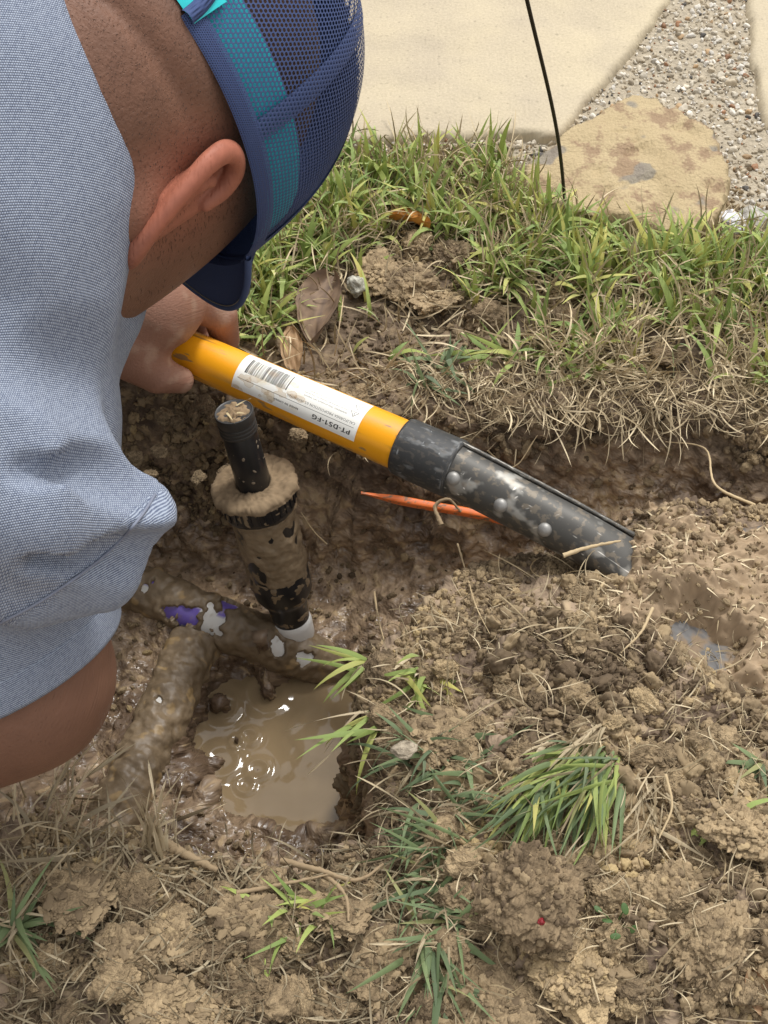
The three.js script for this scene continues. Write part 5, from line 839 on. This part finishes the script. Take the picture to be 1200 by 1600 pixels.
// shirt
const SP = { a: at(-75, 700, 0.765), b: at(8, 1000, 0.805) };
const sAx = SP.b.clone().sub(SP.a).normalize();
const foldC = [ // ridges of cloth: from, to, radius
  [at(-10, 640, 0.685), at(122, 672, 0.70), 0.019], [at(50, 785, 0.69), at(192, 808, 0.715), 0.0225], [at(60, 900, 0.72), at(160, 905, 0.73), 0.016],
];
const yoke = [[-125, -50, 0.715], [-60, 60, 0.71], [-25, 170, 0.705], [-8, 320, 0.71], [0, 440, 0.72]].map(q => at(...q)), dip = [at(20, 560, 0.655), at(260, 600, 0.70)], dip2 = [at(60, 870, 0.675), at(300, 885, 0.72)], dip3 = [at(40, 735, 0.66), at(260, 742, 0.70)];
function shirtF(p) {
  let d = cap(p, J.chest, J.hip, 0.140, 0.135);
  d = smin(d, cap(p, at(-150, 330, 0.80), J.chest, 0.112, 0.13), 0.04);
  for (let i = 0; i + 1 < yoke.length; i++) d = smin(d, cap(p, yoke[i], yoke[i + 1], 0.055, 0.055), 0.03);
  d = smin(d, cap(p, J.lSh, J.chest, 0.085, 0.12), 0.05);
  d = smin(d, cap(p, J.lSh, J.lSh.clone().lerp(J.lEl, 0.6), 0.07, 0.068), 0.04);
  d = smin(d, cap(p, J.chest, J.rSh, 0.11, 0.075), 0.05);
  const t = p.clone().sub(SP.a).dot(sAx), L = SP.a.distanceTo(SP.b);
  d = smin(d, cap(p, SP.a, at(22, 1055, 0.815), 0.071, 0.0555), 0.03);
  for (const [a, b, r] of foldC) d = smin(d, cap(p, a, b, r * 1.5, r), 0.025);
  d = smax(d, 0.014 - cap(p, dip[0], dip[1], 0, 0.018), 0.012); d = smax(d, 0.006 - cap(p, dip2[0], dip2[1], 0, 0.012), 0.008); d = smax(d, 0.006 - cap(p, dip3[0], dip3[1], 0, 0.012), 0.008);
  // folds round the sleeve and across the back
  const w = sstep(0.03, 0.08, t), ang = n3(p.x * 8, p.y * 8, p.z * 8), sn = Math.sin(t * 135 + 2.6 * ang + 14 * (p.x + 0.2));
  d -= w * 0.0024 * (sn > 0 ? Math.pow(sn, 1.6) : 0.5 * sn) * (0.7 + 0.8 * n3(p.x * 14, 2, p.z * 14));
  const s2 = Math.sin((p.x * 1.0 - p.z * 0.45) * 72 + 5 * ang); d -= (1 - w) * (0.0015 * n3(p.x * 16 + 2, p.y * 16, p.z * 16) + 0.0024 * (s2 > 0 ? s2 * s2 : 0.4 * s2) * sstep(0.1, 0.5, 0.4 + n3(p.x * 7, p.y * 7 + 3, p.z * 7)));
  d = smax(d, (t + 0.27 * (p.x + 0.134) - L) * 0.93, 0.003); // cuff, cut square to the arm
  return d;
}
const hit = (u, v, f) => { const r = ray(u, v).normalize(), p = S0.clone(); let t = 0.35; for (let i = 0; i < 140; i++) { p.copy(S0).addScaledVector(r, t); const d = f(p); if (d < 0.0003) break; t += d * 0.6; if (t > 1.5) return null; } return p; };
{
  const sh = nets(V(-0.94, 0.12, -0.34), V(-0.06, 0.66, 0.40), 0.0048, shirtF);
  // armhole seam splits the cloth into back and sleeve
  const spc = new THREE.CatmullRomCurve3([[-6, 978], [60, 942], [120, 902], [175, 858], [222, 805], [243, 772]].map(([u, v]) => V(u, v, 0))).getPoints(40), sp = spc.map(q => hit(q.x, q.y, shirtF)).filter(Boolean);
  const A = sp[0], Bq = sp[sp.length - 1], nPl = V().crossVectors(Bq.clone().sub(A), SF).normalize(); if (nPl.dot(sAx) < 0) nPl.negate();
  const off = p => { const x = p.clone().sub(A), t = clamp(x.dot(Bq.clone().sub(A)) / Bq.distanceToSquared(A)) * (sp.length - 1), i = Math.min(sp.length - 2, Math.floor(t)), q = sp[i].clone().lerp(sp[i + 1], t - i); return p.clone().sub(q).dot(nPl); };
  const isSleeve = p => off(p) > 0 && p.x > -0.45 && p.z > 0.1;
  const I0 = [], I1 = [], ctr = V(); for (let i = 0; i < sh.idx.length; i += 3) { ctr.set(0, 0, 0); for (let k = 0; k < 3; k++) { const o = sh.idx[i + k] * 3; ctr.x += sh.pos[o] / 3; ctr.y += sh.pos[o + 1] / 3; ctr.z += sh.pos[o + 2] / 3; } (isSleeve(ctr) ? I1 : I0).push(sh.idx[i], sh.idx[i + 1], sh.idx[i + 2]); }
  // knit of pale and navy yarn: rows of small stitches
  const knit = (diag) => { const N = 512, rows = 20; // a 24 mm piece
    const base = (i, j) => { const x = i / N * rows, y = j / N * rows, r = Math.floor(y), sx = x + (r % 2 ? 0.5 : 0) + (diag ? y * 0.5 : 0), fx = sx - Math.floor(sx) - 0.5, fy = y - r - 0.5; return [fx, fy, r, Math.floor(sx)]; };
    const colr = tex(N, N, (i, j, o) => { const [fx, fy, r, q] = base(i, j), e = Math.hypot(fx * 1.1, fy * 1.0), st = 1 - sstep(0.28, 0.5, e), h = PERM[(r * 37 + q * 11) & 255] / 255, dk = diag ? sstep(0.1, 0.35, Math.abs(fy)) : 1 - st; const t = clamp(1 - dk * 0.85 + (h - 0.5) * 0.35); o[0] = toS(mix(0.095, 0.385, t)); o[1] = toS(mix(0.12, 0.43, t)); o[2] = toS(mix(0.19, 0.51, t)); }, true);
    const bp = tex(N, N, (i, j, o) => { const [fx, fy] = base(i, j); o[0] = o[1] = o[2] = 255 * (1 - clamp(Math.hypot(fx, fy) * 1.5)); });
    return new THREE.MeshPhysicalMaterial({ map: colr, bumpMap: bp, bumpScale: 0.0005, roughness: 0.9, sheen: 0.1, sheenRoughness: 0.8, sheenColor: rgb(0.7, 0.75, 0.85), side: THREE.DoubleSide }); };
  const tile = 0.0205;
  const nrm = V(0.35, 0.85, 0.4).normalize(), e1 = V().crossVectors(V(0, 0, 1), nrm).normalize(), e2 = V().crossVectors(nrm, e1);
  const shirt = mesh('shirt', toPerson(geoOf({ pos: sh.pos, nor: sh.nor, idx: I0 }, p => [(p.dot(e1) * 0.94 + p.dot(e2) * 0.34) / tile, (p.dot(e2) * 0.94 - p.dot(e1) * 0.34) / tile])), knit(false), person); shirt.userData.label = 'heathered grey blue knit shirt';
  const sx = V().crossVectors(sAx, V(0, 1, 0)).normalize(), sy = V().crossVectors(sx, sAx);
  const slv = mesh('sleeve', toPerson(geoOf({ pos: sh.pos, nor: sh.nor, idx: I1 }, p => { const q = p.clone().sub(SP.a), a = Math.atan2(q.dot(sy), q.dot(sx)); return [a * 0.068 / tile, q.dot(sAx) / tile]; })), knit(true), shirt);
  const sMat = new THREE.MeshStandardMaterial({ color: rgb(0.2, 0.22, 0.28), roughness: 0.9 });
  mesh('armhole_seam', toPerson(tubeGeo(sp.map(p => p.clone().addScaledVector(V(0, 0.788, 0.616), 0.0006)), 0.0007, 120, 8)), sMat, shirt);
  // turned hem round the cuff
  const L = SP.a.distanceTo(SP.b), hp = []; for (let k = 0; k <= 72; k++) { const a = k / 72 * Math.PI * 2, dr = sx.clone().multiplyScalar(Math.cos(a)).addScaledVector(sy, Math.sin(a)); let r = 0.03; for (let i = 0; i < 60; i++) { const q0 = SP.a.clone().addScaledVector(sAx, L - 0.012).addScaledVector(dr, 0.06), d = shirtF(SP.a.clone().addScaledVector(sAx, L - 0.012 - 0.27 * (q0.x + 0.134)).addScaledVector(dr, r)); if (d > -0.0003) break; r += Math.max(0.0004, -d * 0.7); } hp.push([dr, r]); }
  const pos = [], uv = [], idx = [], prof = [[-0.019, -0.0006], [-0.018, 0.0011], [-0.010, 0.0014], [-0.002, 0.0013], [0.0005, 0.0004], [0.0003, -0.003], [-0.006, -0.004]];
  hp.forEach(([dr, r], k) => prof.forEach(([t, e], j) => { const p = SP.a.clone().addScaledVector(sAx, L + t).addScaledVector(dr, r + e); p.addScaledVector(sAx, -0.27 * (p.x + 0.134)); pos.push(p.x, p.y, p.z); uv.push(k / 72 * 2 * Math.PI * 0.06 / tile, t / tile); if (k && j) { const m = prof.length, i = k * m + j; idx.push(i - m - 1, i - 1, i - m, i - m, i - 1, i); } }));
  const hg = new THREE.BufferGeometry(); hg.setAttribute('position', new THREE.Float32BufferAttribute(pos, 3)); hg.setAttribute('uv', new THREE.Float32BufferAttribute(uv, 2)); hg.setIndex(idx); hg.computeVertexNormals();
  mesh('hem', toPerson(hg), slv.material, shirt);
  // trousers, kneeling
  const K = { rk: V(-0.62, 0.07, 0.27), lk: V(-0.62, 0.07, -0.15), ra: V(-1.02, 0.05, 0.25), la: V(-1.02, 0.05, -0.13), rh: V(-0.76, 0.40, 0.15), lh: V(-0.76, 0.40, -0.03) };
  const tf = p => { let d = cap(p, V(-0.70, 0.42, 0.06), V(-0.80, 0.40, 0.06), 0.146, 0.14); for (const s of ['r', 'l']) { d = smin(d, cap(p, K[s + 'h'], K[s + 'k'], 0.095, 0.065), 0.05); d = smin(d, cap(p, K[s + 'k'], K[s + 'a'], 0.063, 0.048), 0.02); } return d + 0.004 * n3(p.x * 18, p.y * 18, p.z * 18); };
  mesh('trousers', toPerson(geoOf(nets(V(-1.12, -0.03, -0.28), V(-0.5, 0.6, 0.4), 0.012, tf), p => [p.x * 8, p.y * 8 + p.z * 8])), new THREE.MeshStandardMaterial({ color: rgb(0.05, 0.06, 0.09), roughness: 0.9, bumpMap: soilBump, bumpScale: 0.001 }), person);
}
console.log('shirt');
// cap
{
  const cy = 0.028, a0 = 0.089, b0 = 0.104, hgt = 0.128;
  // phi 0 at the back, growing towards the right ear; y height over the edge
  const capPt = (phi, s, off = 0) => { const k = Math.pow(1 - Math.pow(s, 2.5), 0.5), y = cy + hgt * s, x = -Math.sin(phi) * (a0 * k + off), z = -Math.cos(phi) * (b0 * k + off) - 0.006; return fromHead(x, y + (s > 0.9 ? off * (s - 0.9) * 10 : 0), z); };
  const sheet = (f, nu, nv, keep) => { const pos = [], uv = [], idx = []; for (let i = 0; i <= nu; i++) for (let j = 0; j <= nv; j++) { const [p, u, v] = f(i / nu, j / nv); pos.push(p.x, p.y, p.z); uv.push(u, v); if (i && j && (!keep || keep((i - 0.5) / nu, (j - 0.5) / nv))) { const k = i * (nv + 1) + j, A = k - nv - 2, B = k - nv - 1, C = k - 1; idx.push(A, C, B, B, C, k); } } const g = new THREE.BufferGeometry(); g.setAttribute('position', new THREE.Float32BufferAttribute(pos, 3)); g.setAttribute('uv', new THREE.Float32BufferAttribute(uv, 2)); g.setIndex(idx); g.computeVertexNormals(); return toPerson(g); };
  const arch = (phi, s) => (phi / 0.66) ** 2 + (s * hgt / 0.05) ** 2 < 1;
  const hex = (dens, open) => tex(512, 512, (i, j, o) => { const x = i / 512 * dens, y = j / 512 * dens * 1.0, r = Math.floor(y), fx = x + (r & 1 ? 0.5 : 0), dx = fx - Math.floor(fx) - 0.5, dy = y - r - 0.5, d = Math.hypot(dx * 1.0, dy * 1.05); const t = sstep(open - 0.05, open + 0.05, d); o[0] = o[1] = o[2] = 255 * t; });
  const netA = hex(10, 0.38), navy = rgb(0.042, 0.07, 0.18);
  const netM = new THREE.MeshStandardMaterial({ color: navy, roughness: 0.75, alphaMap: netA, alphaTest: 0.5, side: THREE.DoubleSide, bumpMap: netA, bumpScale: 0.0004 });
  const weave = tex(256, 256, (i, j, o) => { const x = i / 256 * 12, y = j / 256 * 12; o[0] = o[1] = o[2] = 128 + 100 * Math.sin(x * 6.283) * Math.sin(y * 6.283) + 40 * n3(x * 2, 1, y * 2); });
  const navyM = new THREE.MeshStandardMaterial({ color: navy, roughness: 0.8, bumpMap: weave, bumpScale: 0.0006, side: THREE.DoubleSide });
  const cg = new THREE.Group(); cg.name = 'cap'; person.add(cg); cg.userData.label = 'navy mesh backed cap with teal strap';
  const Ph = [-2.2, 2.2], T = 0.021; // rear net panels
  mesh('net_panel', sheet((a, s) => { const phi = mix(Ph[0], Ph[1], a), q = Math.pow(s, 0.9) * 0.995; return [capPt(phi, q), phi * 0.085 / T, q * 0.12 / T]; }, 160, 60, (a, s) => !arch(mix(Ph[0], Ph[1], a), s)), netM, cg);
  mesh('front_panel', sheet((a, s) => { const phi = mix(2.15, 2 * Math.PI - 2.15, a), q = s * 0.995; return [capPt(phi, q, 0.0012), phi * 4, s * 4]; }, 60, 40), navyM, cg);
  // bound lower edge, panel seams, arch binding
  const strip = (name, phi0, phi1, y0, y1, off, m, par = cg) => mesh(name, sheet((a, s) => { const phi = mix(phi0, phi1, a), q = mix(y0, y1, s) / hgt, b = off - 0.001 * (2 * s - 1) ** 4; return [capPt(phi, Math.max(0, q), b).addScaledVector(hUp, q < 0 ? q * hgt : 0), phi * 0.085 / 0.01, mix(y0, y1, s) / 0.01]; }, 120, 8), m, par);
  const dense = new THREE.MeshStandardMaterial({ color: navy, roughness: 0.75, alphaMap: hex(10, 0.22), alphaTest: 0.5, side: THREE.DoubleSide, bumpMap: netA, bumpScale: 0.0004 }); 
  strip('edge_binding', 0.66, 2.3, -0.002, 0.009, 0.0014, dense); strip('edge_binding', -2.3, -0.66, -0.002, 0.009, 0.0014, dense);
  const seam = (phi) => { const pts = []; for (let k = 0; k <= 16; k++) pts.push(capPt(phi, k / 16 * 0.985)); mesh('panel_seam', sheet((a, s) => { const t = s * 0.985, w = (a - 0.5) * 0.0095 / (0.083 * Math.max(0.12, Math.pow(1 - Math.pow(t, 2.5), 0.5))); return [capPt(phi + w, t, 0.0009 + 0.0003 * Math.sin(a * Math.PI)), a * 0.5, t * 6]; }, 16, 60), dense, cg); };
  seam(1.30); seam(-1.30); seam(2.18); seam(-2.18);
  { const pts = []; for (let k = 0; k <= 24; k++) { const a = k / 24 * Math.PI; pts.push(capPt(Math.cos(a) * 0.68, Math.sin(a) * 0.052 / hgt, 0.0012)); } mesh('arch_binding', toPerson(tubeGeo(pts, 0.0038, 60, 12)), navyM, cg); }
  strip('strap', -0.72, 0.72, 0.001, 0.021, 0.0022, new THREE.MeshPhysicalMaterial({ color: rgb(0.015, 0.52, 0.55), roughness: 0.35, side: THREE.DoubleSide }));
  for (let k = -5; k <= 5; k++) { const p = capPt(k * 0.12, 0.011 / hgt, 0.0024), s = mesh('snap', new THREE.SphereGeometry(0.0026, 16, 10), new THREE.MeshPhysicalMaterial({ color: rgb(0.015, 0.52, 0.55), roughness: 0.35 }), cg); s.position.copy(p).add(V(0.6, 0, -0.05)); }
  strip('inner_band', 0.70, 2.3, 0.0085, 0.031, -0.0022, new THREE.MeshStandardMaterial({ color: rgb(0.03, 0.5, 0.6), roughness: 0.7, side: THREE.DoubleSide }));
  strip('inner_band', -2.3, -0.70, 0.0085, 0.031, -0.0022, new THREE.MeshStandardMaterial({ color: rgb(0.03, 0.5, 0.6), roughness: 0.7, side: THREE.DoubleSide }));
  // bill
  const bp = (a, d, off) => { const ph = Math.PI + (a - 0.5) * 1.95, x = -Math.sin(ph) * a0, z = -Math.cos(ph) * b0 - 0.006, reach = 0.049 * Math.pow(Math.max(0, 1 - Math.pow(Math.abs(2 * a - 1), 2.4)), 0.75); return fromHead(x * (1 + 0.0 * d), cy + 0.008 - 0.0 * d * reach - 1.7 * x * x * (0.15 + 0.85 * d) + off, z + d * reach); };
  const bill = mesh('bill', sheet((a, s) => { const d = s < 0.5 ? s * 2 : 2 - s * 2; return [bp(a, d, s < 0.5 ? 0.0014 : -0.0014), a * 6, s * 8]; }, 60, 60), navyM, cg);
  const th = new THREE.MeshStandardMaterial({ color: rgb(0.25, 0.22, 0.18), roughness: 0.9 });
  mesh('bill_stitching', toPerson(tubeGeo(Array.from({ length: 40 }, (_, k) => bp(0.06 + 0.88 * k / 39, 0.93, 0.0016)), 0.0004, 160, 5)), th, bill); mesh('bill_stitching', toPerson(tubeGeo(Array.from({ length: 40 }, (_, k) => bp(0.06 + 0.88 * k / 39, 0.93, -0.0016)), 0.0004, 160, 5)), th, bill);
  mesh('bill_edge', toPerson(tubeGeo(Array.from({ length: 50 }, (_, k) => bp(0.005 + 0.99 * k / 49, 1, 0)), 0.0019, 160, 8)), new THREE.MeshStandardMaterial({ color: rgb(0.05, 0.08, 0.18), roughness: 0.8 }), bill);
}
console.log('cap');
renderer.render(scene, camera);
